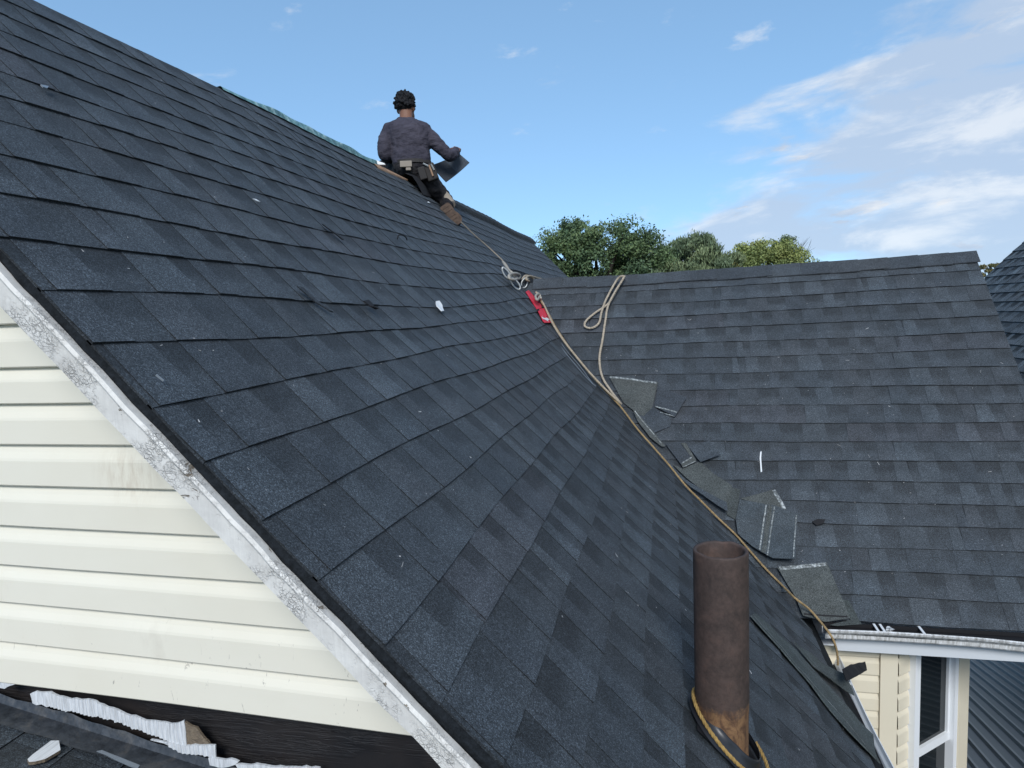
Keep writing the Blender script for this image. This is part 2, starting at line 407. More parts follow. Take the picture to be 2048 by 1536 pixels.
M_SOLE = mat('brown_boot_sole', rough=.8, fn=lambda nt, b: (lambda t: t.l(t.ramp(t.noise(t.pos(), 30, 5, .7), [(.3, (.040, .028, .022)), (.7, (.12, .080, .058))]), b.inputs['Base Color']))(NT(nt)))
def f_leaf(nt, b):
    t = NT(nt); n = t.noise(t.pos(), .6, 3, .6)
    t.l(t.mix(1, t.ramp(n, [(.3, .75), (.7, 1.25)]), t.attr(), 'MULTIPLY'), b.inputs['Base Color'])
M_LEAF = mat('leaves', rough=.6, spec=.25, fn=f_leaf)
M_BARK = mat('bark', (.035, .030, .026), .9, .2)
M_GRASS = mat('grass_ground', rough=.95, fn=lambda nt, b: (lambda t: t.l(t.ramp(t.noise(t.pos(), .3, 6, .7), [(.3, (.04, .06, .022)), (.7, (.08, .10, .04))]), b.inputs['Base Color']))(NT(nt)))
M_RIB = mat('dark_ribbed_metal', (.095, .112, .135), .45, .4)
M_RIBL = mat('ribbed_metal_edge', (.19, .215, .245), .45, .4)
M_DARKIN = mat('dark_interior', (.01, .01, .01), .9, .1)

# ------------------------------------------------------------------ ground
g = MB(); g.poly([(-1500, -1500, -5.6), (1500, -1500, -5.6), (1500, 1500, -5.6), (-1500, 1500, -5.6)])
tag(g.build('ground', M_GRASS), kind='structure')

# ------------------------------------------------------------------ shingles
TINTS = [(.90, .91, .93), (.97, .98, .99), (1.04, 1.04, 1.05), (1.12, 1.13, 1.13), (1.24, 1.25, 1.25), (1.02, .99, .98)]
def strip(S, k, u0, u1, clips, rng, hb=.0029, ht=.0018, lift=0.0, contrast=1.0, simple=False, dark=1.0):
    mb = MB(); warm = (1.04, .98, .98) if rng.random() < .07 else (1, 1, 1)
    lift0 = lift*rng.random()
    tilt = (rng.random()-.5)*.0012
    def H(t, extra): return .001+(hb+extra)*max(0, t-(k-1.0))+extra*.35+lift0*max(0, t-(k-.6))**2*4+tilt*(t-k+.5)
    def pris(poly, extra, cf, floor):
        poly = clip(poly, clips)
        if len(poly) < 3: return
        top = [S(p[1], p[0], H(p[1], extra)) for p in poly]
        mb.poly(top, [cf(p) for p in poly])
        n = len(poly)
        for i in range(n):
            p, q = poly[i], poly[(i+1) % n]
            if p[1] < k-1.04 and q[1] < k-1.04: continue
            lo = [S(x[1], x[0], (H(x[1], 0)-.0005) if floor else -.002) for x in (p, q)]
            mb.poly([top[i], lo[0], lo[1], top[(i+1) % n]], [tuple((.24 if floor else .50)*v for v in cf(p))]*4)  # sides tinted darker to paint in shadow lines at seams and butts
    jit = [(rng.random()-.5)*.0 for _ in range(3)]
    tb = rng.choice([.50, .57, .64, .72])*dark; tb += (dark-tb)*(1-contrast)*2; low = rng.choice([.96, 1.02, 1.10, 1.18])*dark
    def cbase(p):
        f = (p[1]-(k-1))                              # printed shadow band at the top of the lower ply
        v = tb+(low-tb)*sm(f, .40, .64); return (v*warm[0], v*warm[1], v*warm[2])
    # lower ply, cut in pieces along its length so it follows the sag
    nseg = 2 if simple else 4
    rows = [k-1.08, k-.66, k-.50, k-.36, k]
    for i in range(nseg):
        a, b = u0+(u1-u0)*i/nseg, u0+(u1-u0)*(i+1)/nseg
        for r0, r1 in zip(rows[:-1], rows[1:]):
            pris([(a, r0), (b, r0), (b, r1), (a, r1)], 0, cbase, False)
    # laminated teeth
    u = u0+rng.uniform(-.03, .06)
    first = True
    while u < u1-.02:
        w = rng.uniform(.065, .165); a, b = max(u, u0), min(u+w, u1)
        if b-a > .03:
            c = rng.choice(TINTS); c = tuple(dark*(1+(x-1)*contrast)*wv for x, wv in zip(c, warm)); half = rng.random() < .5; cc = rng.uniform(1.12, 1.3)
            def ct(p, c=c, half=half, cc=cc):
                f = (p[1]-(k-1)); v = (.94+.06*sm(f, 0, .3)); 
                if half: v *= 1+(cc-1)*sm(f, .35, .75)
                return tuple(x*v for x in c)
            fl = rng.uniform(.004, .012)
            rws = [k-1.06, k-.62, k-.34, k]
            for r0, r1 in zip(rws[:-1], rws[1:]):
                s0, s1 = fl*(r0-k+.5), fl*(r1-k+.5)
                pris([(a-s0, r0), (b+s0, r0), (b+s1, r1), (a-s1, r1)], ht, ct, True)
        u += w+rng.uniform(.065, .14)
    return mb
def lay(S, parent, ks, urange, clips, rng, mate, L=1.0, name='shingle', **kw):
    out = []
    for k in ks:
        lo, hi = urange(k); off = rng.uniform(-.8, 0)
        u = lo+off
        while u < hi:
            a, b = max(u, lo), min(u+L-.0014, hi); u += L
            if b-a < .05: continue
            mb = strip(S, k, a, b, clips(k), rng, **kw)
            if mb.f: out.append(mb.build(name, mate, parent))
    return out

house = empty('house', (0, 5, -5.6))
HP = lambda o: adopt(o, house)
tag(house, 'cream sided house with dark shingled cross gable roofs, white gutters and vent pipe', 'house')

# main roof deck: a slab with its rake edge showing as dark layers
db = MB()
ys = [GY+.010+(YFAR-.02-GY)*i/24 for i in range(25)]
ksd = [KR, -7, -4, -1, 2, 5, 8, 11, 14, 17, KE-.1]
top = [[mapA(k, y, -.003) for y in ys] for k in ksd]; bot = [[mapA(k, y, -.034) for y in ys] for k in ksd]
db.grid(top, flip=True); db.grid(bot)
rag = MB()
for j in (0, -1):
    db.grid([[r[j] for r in top], [r[j] for r in bot]], flip=(j == -1))
db.grid([top[-1], bot[-1]], flip=True)
# far slope of the main roof
xr, zr = AX+KR*E_*cos(AA), AZ-KR*E_*sin(AA)
db.grid([[mapA(KR, y, -.003) for y in ys], [V((xr-3.0, y, zr-3.0)) for y in ys]])
main_roof = HP(db.build('main_roof', M_EDGE))
rng = random.Random(11)
def clipA(k):
    cl = [lambda p: p[0]-(GY-.002)]
    if k > -1.6: cl.append(lambda p: valleyY(p[1])+.015+.09*exp(-((p[1]-1.5)/4.)**2)-p[0])
    if k == -9: cl.append(lambda p: p[1]-(KR))
    return cl
def urA(k):
    hi = YFAR if k < -2.5 else max(valleyY(k-1.1), valleyY(k))+.15
    if k < -1.0 : hi = YFAR
    return (GY-.002+rng.uniform(-.002, .003), hi)
class MainRows: pass
def parentpart(lst, par):
    return lst
sh = lay(mapA, main_roof, list(range(-9, 20)), urA, clipA, rng, M_SH, lift=.0015)

# rough starter / edge course peeking out below the shingles along the rake
eb = MB(); n = 70
rows = [[], [], []]
for i in range(n+1):
    k = KR+(KE-KR)*i/n
    w = .006*mnoise.noise(V((k*2.3, 0, 0)))
    rows[0].append(mapA(k, GY+.004+w*.4, -.002)); rows[1].append(mapA(k, GY-.003+w, -.016)); rows[2].append(mapA(k, GY+.004, -.033))
eb.grid(rows)
HP(eb.build('roof_edge_strip', M_EDGE))
# soffit under the rake overhang
sb = MB(); sb.grid([[mapA(KR, GY+.02, -.06), mapA(KE, GY+.02, -.06)], [mapA(KR, 1.36, -.06), mapA(KE, 1.36, -.06)]])
HP(sb.build('soffit', M_WHITE))

# cross roof
cb = MB()
xs = [-2.2+(BRX-.03+2.2)*i/14 for i in range(15)]
msd = [MR, 0, 4, 8, 12, ME-.1]
def bx(x, m): return max(x, valleyX(m)-.3)
top = [[mapB(m, bx(x, m), -.003) for x in xs] for m in msd]; bot = [[mapB(m, bx(x, m), -.034) for x in xs] for m in msd]
cb.grid(top); cb.grid(bot, flip=True); cb.grid([top[-1], bot[-1]])
cb.grid([[r[-1] for r in top], [r[-1] for r in bot]], flip=True)
yr, zrb = BY-MR*E_*cos(BA), BZ-MR*E_*sin(BA)
cb.grid([[mapB(MR, x, -.003) for x in xs], [V((x, yr+2.6, zrb-2.65)) for x in xs]], flip=True)
cross_roof = HP(cb.build('cross_roof', M_EDGE))
def clipB(m):
    return [lambda p: p[0]-(valleyX(p[1])-.01), lambda p: BRX+.012-p[0], lambda p: p[1]-(MR+.1)]
shB = lay(mapB, cross_roof, list(range(-1, 18)), lambda m: (valleyX(m)-.2, BRX+.012), clipB, rng, M_SH, contrast=.86, lift=.003, hb=.0034, ht=.0020)

# ridge caps of the cross roof: bent pieces lapping towards the open end
def cap(S1, apex, back, u0, u1, m_edge, h, mate, par, tint, thick=.006, name='ridge_cap'):
    mb = MB(); rows = []
    for u, hh in ((u0, h+.007), (u1, h+.001)):
        rows.append([S1(m_edge, u, hh), S1((m_edge+apex)/2, u, hh+.001), S1(apex+.12, u, hh+.004), back(.02, u, hh+.004), back(.13, u, hh)])
    mb.grid(rows, tint, flip=True); lo = [[p-V((0, 0, thick)) for p in r] for r in rows]
    mb.grid([rows[0], lo[0]], tuple(.6*t for t in tint)); mb.grid([[rows[0][0], rows[1][0]], [lo[0][0], lo[1][0]]], tuple(.5*t for t in tint), flip=True)
    return mb.build(name, mate, par)
def backB(s, x, h):
    p = mapB(MR, x, h); return p+V((0, s*.7, -s*.71))
x = -1.05; 
while x < BRX+.02:
    t = rng.choice(TINTS); t = tuple(v*.98 for v in t)
    cap(mapB, MR, backB, min(x+.215, BRX+.025), x-.03, MR+.92+rng.uniform(-.05, .05), .010, M_SH, cross_roof, t)
    x += .205
# far part of the main ridge: stacked thick caps
def backA(s, y, h):
    p = mapA(KR, y, h); return p+V((-s*.7, 0, -s*.7))
y = 7.05
while y < 11.25:
    t = tuple(v*.62 for v in rng.choice(TINTS))
    cap(mapA, KR, backA, y, y+.30, KR+.62, .034, M_SH, main_roof, t, thick=.04)
    y += .2

# exposed ridge board where the caps are still missing
rb = MB(); rows = []
for i in range(9):
    y = 5.12+.72*i/8
    rows.append([mapA(KR+.42-.04*i, y, .012), mapA(KR+.05, y, .013), mapA(KR-.02, y, -.01)])
rb.grid(rows, flip=True); rb.grid([[r[0] for r in rows], [p[0]-V((0, 0, .012)) for p in rows]], flip=True)
HP(rb.build('ridge_board', M_WOOD))

# ------------------------------------------------------------------ gable wall, siding, rake board
gw = MB(); WY = 1.37
def roofx(z, h=-.07): return AX+(AZ-(z))/tan(AA)+h/sin(AA)
gw.poly([(-4.2, WY+.03, -5.6), (roofx(-5.6), WY+.03, -5.6), (roofx(1.1), WY+.03, 1.1), (-4.2, WY+.03, 1.1)])
gw.poly([(roofx(-1.87, -.09)+.0, WY+.03, -5.6), (roofx(-1.87, -.09), 9.0, -5.6), (roofx(-1.87, -.09), 9.0, -1.87), (roofx(-1.87, -.09), WY+.03, -1.87)])
gable = HP(gw.build('gable_wall', M_TAR))
bots = [-.903, -.791, -.684, -.583, -.480, -.376, -.272, -.172, -.085, .018, .12, .22, .33, .43, .53, .63, .73, .83]
for i in range(len(bots)-1):
    zb0, zt0 = bots[i], bots[i+1]+.004
    def tl(z): return max(0, min(1, (-.16-z)/.72))*.031
    mb = MB(); hgt = zt0-zb0
    prof = [(0.0, .002, 0), (.05, .006, 0), (.22, .012, 0), (.36, .0185, 0), (.42, .020, 0), (.97, .021, 0), (1.0, .018, 0), (1.0, .000, 0)]
    rows = []
    for fz, d, _ in prof:
        z = zt0-hgt*fz; tt = tl(z)
        xe = roofx(z-.03, -.05); row = []
        for j in range(9):
            xx = -4.2+(xe+4.2)*j/8
            dz = -tt*(xx+1.02)
            row.append(V((xx, WY-d+.0015*sin(xx*4+i), z+dz+.002*mnoise.noise(V((xx*1.5, i*7.1, 0))))))
        rows.append(row)
    mb.grid(rows, flip=True)
    mb.build('siding_board', M_SID, gable)
# rake board, wavering along its worn top edge
rk = MB(); n = 120; rws = [[] for _ in range(7)]
for i in range(n+1):
    k = KR+.0+(KE+.3-KR)*i/n
    w = .0035*mnoise.noise(V((k*1.9, 3, 0)))+.0025*mnoise.noise(V((k*7, 5, 0)))
    f = sm(k, -2, 9)
    ht = -.014-.010*f+w; hl = -.068+.0025*mnoise.noise(V((k*1.3, 9, 0)))
    prof = [(1.034, ht-.002), (1.014, ht), (1.010, ht-.006), (1.012, ht-.010), (1.018, ht-.013), (1.018, hl), (1.036, hl-.001)]
    for r, (yy, hh) in zip(rws, prof):
        p = mapA(k, yy, hh); ds, dn = sagA(k, yy); p = p-NA*dn*.8; r.append(p)
rk.grid(rws)
HP(rk.build('rake_board', M_PAINT))

# remnants of old striated siding below the vinyl
def jagged(px, y, seedv, mate, name, par, thick=.006, ridges=0, tilt=0):
    P = [onY(a, b, y) for a, b in px]; mb = MB(); r = random.Random(seedv)
    pts = []
    for i in range(len(P)):
        p, q = P[i], P[(i+1) % len(P)]; n = max(1, int((q-p).length/.012))
        for j in range(n):
            s = p.lerp(q, j/n); pts.append(s+V((r.uniform(-.0025, .0025), 0, r.uniform(-.003, .003))))
    mb.poly(pts); back = [p+V((0, thick, 0)) for p in pts]; mb.grid([pts, back], closed=True)
    o = mb.build(name, mate, par, weld=True)
    me = o.data; bm = bmesh.new(); bm.from_mesh(me)
    if ridges:
        x0 = min(p.x for p in pts); x1 = max(p.x for p in pts); xx = x0
        while xx < x1:
            bmesh.ops.bisect_plane(bm, geom=bm.verts[:]+bm.edges[:]+bm.faces[:], plane_co=(xx, 0, 0), plane_no=(1, 0, .05)); xx += ridges
        for v in bm.verts:
            if v.co.y < y+thick*.5: v.co.y += .0022*(1 if int(round((v.co.x+.05*v.co.z-x0)/ridges)) % 2 else -.3)
    bm.to_mesh(me); bm.free(); return o
old = empty('old_siding', (-1.3, 1.36, -1.0)); old.parent = house; old.matrix_parent_inverse = Matrix.Translation(-V(house.location))
for nm, px, mate, yy, rid in (
    ('siding_remnant', [(60, 1386), (90, 1384), (140, 1398), (172, 1398), (215, 1414), (250, 1428), (290, 1440), (330, 1447), (368, 1444), (372, 1498), (300, 1470), (222, 1440), (196, 1434), (140, 1424), (66, 1408)], M_OLD, 1.352, .0055),
    ('siding_remnant', [(300, 1478), (360, 1490), (428, 1490), (430, 1516), (360, 1505)], M_OLD, 1.350, .006),
    ('siding_remnant', [(0, 1357), (26, 1358), (30, 1370), (8, 1376), (0, 1374)], M_OLD, 1.352, 0),
    ('siding_remnant', [(416, 1514), (470, 1521), (478, 1524), (448, 1536), (420, 1530)], M_OLD, 1.348, 0),
    ('siding_remnant', [(470, 1527), (560, 1533), (640, 1536), (640, 1545), (480, 1545)], M_OLD, 1.348, 0),
    ('broken_sheathing', [(370, 1446), (392, 1456), (416, 1484), (424, 1496), (374, 1490)], M_BRK, 1.356, 0)):
    o = jagged(px, yy, hash(nm) % 97+len(px), mate, nm, None, ridges=rid); adopt(o, old)

# lower roof the photographer stands on: gentle slope dropping to the right along the wall
LS = math.atan(.19)
def mapL(k, y, h):
    s = k*E_; return V((-1.695+s*cos(LS)+h*sin(LS), y, -.955-s*sin(LS)+h*cos(LS)))
lb = MB(); lb.grid([[mapL(k, y, -.003) for y in (-3.5, WY+.03)] for k in (-14, 14)], flip=False)
lb.grid([[mapL(k, y, -.2) for y in (-3.5, WY+.03)] for k in (-14, 14)], flip=True)
lb.grid([[mapL(14, -3.5, -.003), mapL(14, WY, -.003)], [mapL(14, -3.5, -.2), mapL(14, WY, -.2)]])
lb.poly([mapL(-14, -3.5, -.2), mapL(14, -3.5, -.2), V((2.2, -3.5, -5.6)), V((-3.6, -3.5, -5.6))])
lower_roof = HP(lb.build('lower_roof', M_EDGE))
lay(mapL, lower_roof, [-2, -1, 0, 1, 2, 3, 4, 5, 6, 7], lambda k: (-.9, WY-.03), lambda k: [], random.Random(5), M_SH, dark=.85)
# bent apron flashing between wall and lower roof, in lapped lengths
for i, (ka, kb) in enumerate(((-3, -.35), (-.45, 2.35), (2.2, 5.2), (5.1, 8.2))):
    mb = MB(); rows = []; r = random.Random(40+i)
    for j in range(15):
        k = ka+(kb-ka)*j/14; q = i*.0016
        w = .006*mnoise.noise(V((k*2, i, 1))); w2 = .010*mnoise.noise(V((k*1.7, i, 8)))
        rows.append([mapL(k, WY-.004-q, .034+w2), mapL(k, WY-.012-q, .013+q), mapL(k, WY-.045, .011+q+abs(w)*.8), mapL(k, WY-.072+w2*.4, .010+q+abs(w2)*.5)])
    mb.grid(rows); mb.build('flashing', M_FLASH, lower_roof)

# ------------------------------------------------------------------ gutters
def profile_run(name, path, prof, mate, par, side, dips=None):
    mb = MB(); rows = []
    for i, p in enumerate(path):
        dz = dips(i/(len(path)-1)) if dips else 0
        rows.append([p+side*a+V((0, 0, b+dz)) for a, b in prof])
    mb.grid(rows, flip=True); o = mb.build(name, mate, par); return o
KP = [(.0, .055), (.0, .0), (.068, .0), (.074, .008), (.076, .028), (.086, .040), (.100, .050), (.104, .062), (.097, .066), (.095, .058), (.090, .047), (.079, .036), (.070, .012), (.004, .004)]
def dip(t): return .014*exp(-((t-.60)/.10)**2)*-1+.004*sin(t*9)
pth = [V((.795+1.655*i/40, 3.855, -1.786+.012*i/40)) for i in range(41)]
gut = HP(profile_run('gutter', pth, KP, M_GUT, None, V((0, -1, 0)), dip))
gut['label'] = 'white gutter along the cross roof eave, bent in the middle'
for x in (1.045, 1.075, 1.262, 1.885, 1.92):
    mb = MB(); mb.box((x, 3.755, -1.724), (x+.012, 3.86, -1.720)); mb.build('gutter_hanger', M_WHITE, gut)
mb = MB()
for i in range(26):                                   # small leaf heap and a scrap of wrapper lying in the gutter
    a = i*2.4; mb.poly([V((1.11+.03*cos(a)*((i % 7)/7), 3.80+.02*sin(a), -1.735+.006*(i % 5)+dz)) for dz, a in ((0, a), (.004, a+2), (-.003, a+4))])
mb.build('gutter_litter', M_PLASTIC, gut)
mb = MB(); mb.box((.80, 3.774, -1.750), (2.4, 3.8525, -1.744)); mb.box((.80, 3.846, -1.742), (2.4, 3.8535, -1.722)); mb.build('gutter_dark_lining', M_BLACK, gut)  # dark sheets standing in for the shade in the gap behind the lip
pthA = [V((.815, 1.2+2.95*i/30, -2.018+.010*sin(i*.5))) for i in range(31)]
KPA = [(a*.85, b*.9) for a, b in KP]
gutA = HP(profile_run('gutter', pthA, KPA, M_WHITE, None, V((1, 0, 0))))
gutA['label'] = 'white gutter along the near eave of the main roof, lined black inside'
mb = MB(); mb.grid([[V((.822, 1.2, -1.975)), V((.822, 4.1, -1.975))], [V((.84, 1.2, -2.004)), V((.84, 4.1, -2.004))], [V((.882, 1.2, -1.996)), V((.882, 4.1, -1.996))]])
mb.build('gutter_dark_lining', M_BLACK, gutA)  # black sheet lining the trough
mb = MB(); mb.box((.80, 3.66, -1.965), (.90, 3.68, -1.961)); mb.build('gutter_hanger', M_WHITE, gutA)
# fascia boards
mb = MB(); mb.box((.86, 3.845, -1.875), (2.2, 3.862, -1.775)); mb.box((.78, 3.862, -1.858), (2.2, 4.2, -1.850)); HP(mb.build('fascia', M_FRIEZE))
mb = MB(); mb.box((.785, 1.10, -2.05), (.812, 3.95, -1.92)); HP(mb.build('fascia', M_FRIEZE))

# ------------------------------------------------------------------ wall and bay window under the cross roof
FY = 3.95
fw = MB(); fw.poly([(.75, FY+.02, -5.6), (1.19, FY+.02, -5.6), (1.19, FY+.02, -1.855), (.75, FY+.02, -1.855)])
front = HP(fw.build('front_wall', M_SID2))
z = -1.95; i = 0
while z > -3.9:
    mb = MB(); h = .1025
    prof = [(0, .002), (.25, .010), (.34, .0125), (.96, .014), (1, .012), (1, 0)]
    mb.grid([[V((.75, FY-d, z+h-h*f+.002)), V((1.105, FY-d, z+h-h*f+.002))] for f, d in prof], flip=True)
    mb.build('siding_board', M_SID2, front); z -= .1025
mb = MB(); mb.box((1.106, FY-.028, -4.2), (1.192, FY+.02, -1.856)); HP(mb.build('corner_post', M_SID2))
C0 = V((1.192, FY, 0)); BD = V((cos(radians(42)), sin(radians(42)), 0)); BN = V((BD.y, -BD.x, 0))
def bay_t(px, py, off=0):
    r = ray(px, py); o = C0+BN*off; n = BN
    p = r*(n.dot(o)/n.dot(r)); return (p-o).dot(BD), p.z
def bp(t, z, off=0): return C0+BD*t+BN*off+V((0, 0, z))
tE = bay_t(1912, 1400)[0]; tE2 = bay_t(1931, 1400)[0]
tw0 = bay_t(1816, 1420)[0]; tw1 = bay_t(1902, 1420)[0]; zrail = bay_t(1862, 1487)[1]
bw = MB(); bw.poly([bp(0, -5.6, -.02), bp(tE2-.002, -5.6, -.02), bp(tE2-.002, -1.85, -.02), bp(0, -1.85, -.02)])
bw.poly([bp(tE2-.002, -5.6, -.02), bp(tE2-.002, -5.6, -1.5), bp(tE2-.002, -1.85, -1.5), bp(tE2-.002, -1.85, -.02)])
bay = HP(bw.build('bay_wall', M_SID2))
z = -1.95
def slab(mb, t0, t1, z0, z1, o0, o1, c=(1, 1, 1)):
    P = [bp(t, zz, oo) for t in (t0, t1) for oo in (o0, o1) for zz in (z0, z1)]
    for q in ((0, 1, 3, 2), (4, 6, 7, 5), (0, 4, 5, 1), (2, 3, 7, 6), (0, 2, 6, 4), (1, 5, 7, 3)): mb.poly([P[i] for i in q], c)
while z > -3.9:
    mb = MB(); h = .1025
    mb.grid([[bp(.003, z+h-h*f+.002, d), bp(tw0-.012, z+h-h*f+.002, d)] for f, d in prof], flip=True)
    mb.build('siding_board', M_SID2, bay); z -= .1025
mb = MB(); slab(mb, tE, tE2, -5.6, -1.857, -.02, .018); HP(mb.build('corner_post', M_SID2))
# double hung window
zt = -1.862; zbm = zrail-.62
wf = MB(); fwid = .055
slab(wf, tw0, tw0+fwid, zbm, zt-.03, -.015, .035); slab(wf, tw1-.03, tw1, zbm, zt-.03, -.015, .035)
slab(wf, tw0+fwid, tw1-.03, zt-.10, zt-.03, -.015, .033); slab(wf, tw0+fwid, tw1-.03, zbm, zbm+.05, -.015, .034)
slab(wf, tw0-.012, tw0-.0005, zbm, zt-.02, -.015, .045); slab(wf, tw1+.0005, tE-.001, zbm, zt-.02, -.015, .012)
win = HP(wf.build('window', M_WHITE))
mb = MB(); slab(mb, tw0+fwid+.001, tw1-.031, zrail-.028, zrail+.022, -.012, .012); slab(mb, tw0+fwid+.001, tw0+fwid+.02, zrail+.022, zt-.101, -.012, .010); slab(mb, tw1-.052, tw1-.031, zrail+.022, zt-.101, -.012, .010); mb.build('sash', M_WHITE, win)
mb = MB(); slab(mb, tw0+fwid+.001, tw1-.031, zbm+.051, zrail-.03, -.017, -.013); mb.build('pane', M_GLASS, win)
mb = MB(); slab(mb, tw0+fwid+.02, tw1-.052, zrail+.023, zt-.102, -.010, -.005); mb.build('pane', M_GLASS, win)

# ribbed metal roof below, falling away behind the bay
mr = empty('metal_roof_shed', (3.2, 7, -5.6))
D = V((sin(radians(8))*cos(radians(16)), cos(radians(8))*cos(radians(16)), -sin(radians(16))))
W_ = V((cos(radians(8)), -sin(radians(8)), 0)); NN = W_.cross(D)
O = at(1985, 1420, 5.6)
mb = MB(); rows = []
for s in (-3.2, 6.5): rows.append([O+W_*w+D*s for w in (-1.6, 4.0)])
mb.grid(rows, flip=True); mb.grid([[p-NN*.03 for p in r] for r in rows])
o = mb.build('roof_sheet', M_RIB); adopt(o, mr)
w = -1.55
while w < 3.9:
    mb = MB(); P = [(-.018, .001), (-.008, .020), (.008, .020), (.018, .001)]
    mb.grid([[O+W_*(w+a)+D*s+NN*b for a, b in P] for s in (-3.2, 6.5)], flip=True)
    o = mb.build('rib', M_RIBL); adopt(o, mr); w += .105
mb = MB()
for w in (-1.4, 3.8):
    for s in (-3.0, 3.6):
        p = O+W_*w+D*s; mb.box((p.x-.06, p.y-.06, -5.6), (p.x+.06, p.y+.06, p.z-.04))
o = mb.build('posts', M_WOOD); o.name = 'post'; adopt(o, mr)
tag(mr, 'low shed roof of dark ribbed metal sheets behind the bay window', 'shed roof')

# ------------------------------------------------------------------ vent pipe
PX, PYY, PR = .128, 1.815, .0695
pzb = AZ-(PX-AX)*tan(AA)
pv = MB(); seg = 40; rows = []
ztop = -.632
zs = [pzb-.12, pzb-.02, pzb+.02, pzb+.06, pzb+.12, pzb+.25, pzb+.40, ztop-.02, ztop-.004]
for z in zs:
    rr = []
    for j in range(seg):
        a = 2*pi*j/seg; q = V((cos(a), sin(a), 0))
        r_ = PR*(1+.006*mnoise.noise(V((cos(a)*2, sin(a)*2, z*9)))-(.035 if z < pzb+.09 else 0))
        rr.append(V((PX+r_*cos(a), PYY+r_*sin(a), z+(.004*mnoise.noise(V((cos(a)*3, sin(a)*3, 7))) if z > ztop-.05 else 0))))
    rows.append(rr)
for f, dz in ((.985, .001), (.88, .000), (.86, -.004), (.855, -.25)):
    rows.append([V((PX+PR*f*cos(2*pi*j/seg), PYY+PR*f*sin(2*pi*j/seg), ztop+dz+.004*mnoise.noise(V((cos(2*pi*j/seg)*3, sin(2*pi*j/seg)*3, 7))))) for j in range(seg)])
pv.grid(rows, closed=True)
pipe = HP(pv.build('vent_pipe', M_RUST, smooth=True))
pb = MB(); rows = []
for f, h in ((1.0, .044), (1.06, .043), (1.09, .036), (1.16, .028), (1.34, .018), (1.48, .012)):
    row = []
    for j in range(32):
        a = 2*pi*j/32; c0 = V((PX, PYY, pzb)); 
        p = c0+V((cos(AA)*cos(a), sin(a), -sin(AA)*cos(a)))*PR*f*(1.0+.30*abs(cos(a)))+NA*h
        row.append(p)
    rows.append(row)
pb.grid(rows, closed=True, flip=True); pb.build('pipe_boot', M_RUBBER, pipe, smooth=True)
pb = MB(); kc = (PX-AX)/(E_*cos(AA)); rows = []
pb.grid([[mapA(kc+a, PYY+b, .0125) for b in (-.10, .11)] for a in (-.72, .95)], flip=True); pb.build('boot_flange', M_RUBBER, pipe)

# ------------------------------------------------------------------ neighbouring house
nh = empty('neighboring_house', (5.5, 7.5, -5.6))
P0 = at(1953, 572, 8.9); NSL = radians(45)
def mapN(k, y, h):
    s = k*E_; h = h+.004*sin(y*3+k)
    return V((P0.x-s*cos(NSL)-h*sin(NSL), y, P0.z-s*sin(NSL)+h*cos(NSL)))
mb = MB(); k0, k1 = -14, 10
mb.grid([[mapN(k, y, -.004) for y in (2.5, P0.y)] for k in (k0, k1)])
mb.grid([[mapN(k, P0.y, -.004) for k in (k0, k1)], [mapN(k, P0.y, -.12) for k in (k0, k1)]])
pr = mapN(k0, 0, 0)
mb.grid([[V((pr.x, y, pr.z)) for y in (2.5, P0.y)], [V((pr.x+4, y, pr.z-4)) for y in (2.5, P0.y)]], flip=True)
nroof = adopt(mb.build('roof', M_EDGE), nh)
lay(mapN, nroof, list(range(-12, 10)), lambda k: (P0.y-4.6, P0.y+.02), lambda k: [], random.Random(21), M_SHN, L=1.15, hb=.008, simple=True, contrast=1.3)
mb = MB(); e_ = mapN(k1, 0, 0)
mb.box((e_.x+1.3, 6.2, -5.6), (pr.x+3.7, P0.y-.25, e_.z-.12))
mb.poly([(e_.x+1.3, P0.y-.26, e_.z), (pr.x+3.6, P0.y-.26, e_.z), (pr.x, P0.y-.26, pr.z-.1)])
adopt(mb.build('wall', M_SID2), nh)
tag(nh, 'neighbouring house with weathered grey shingle roof at the right edge', 'house')

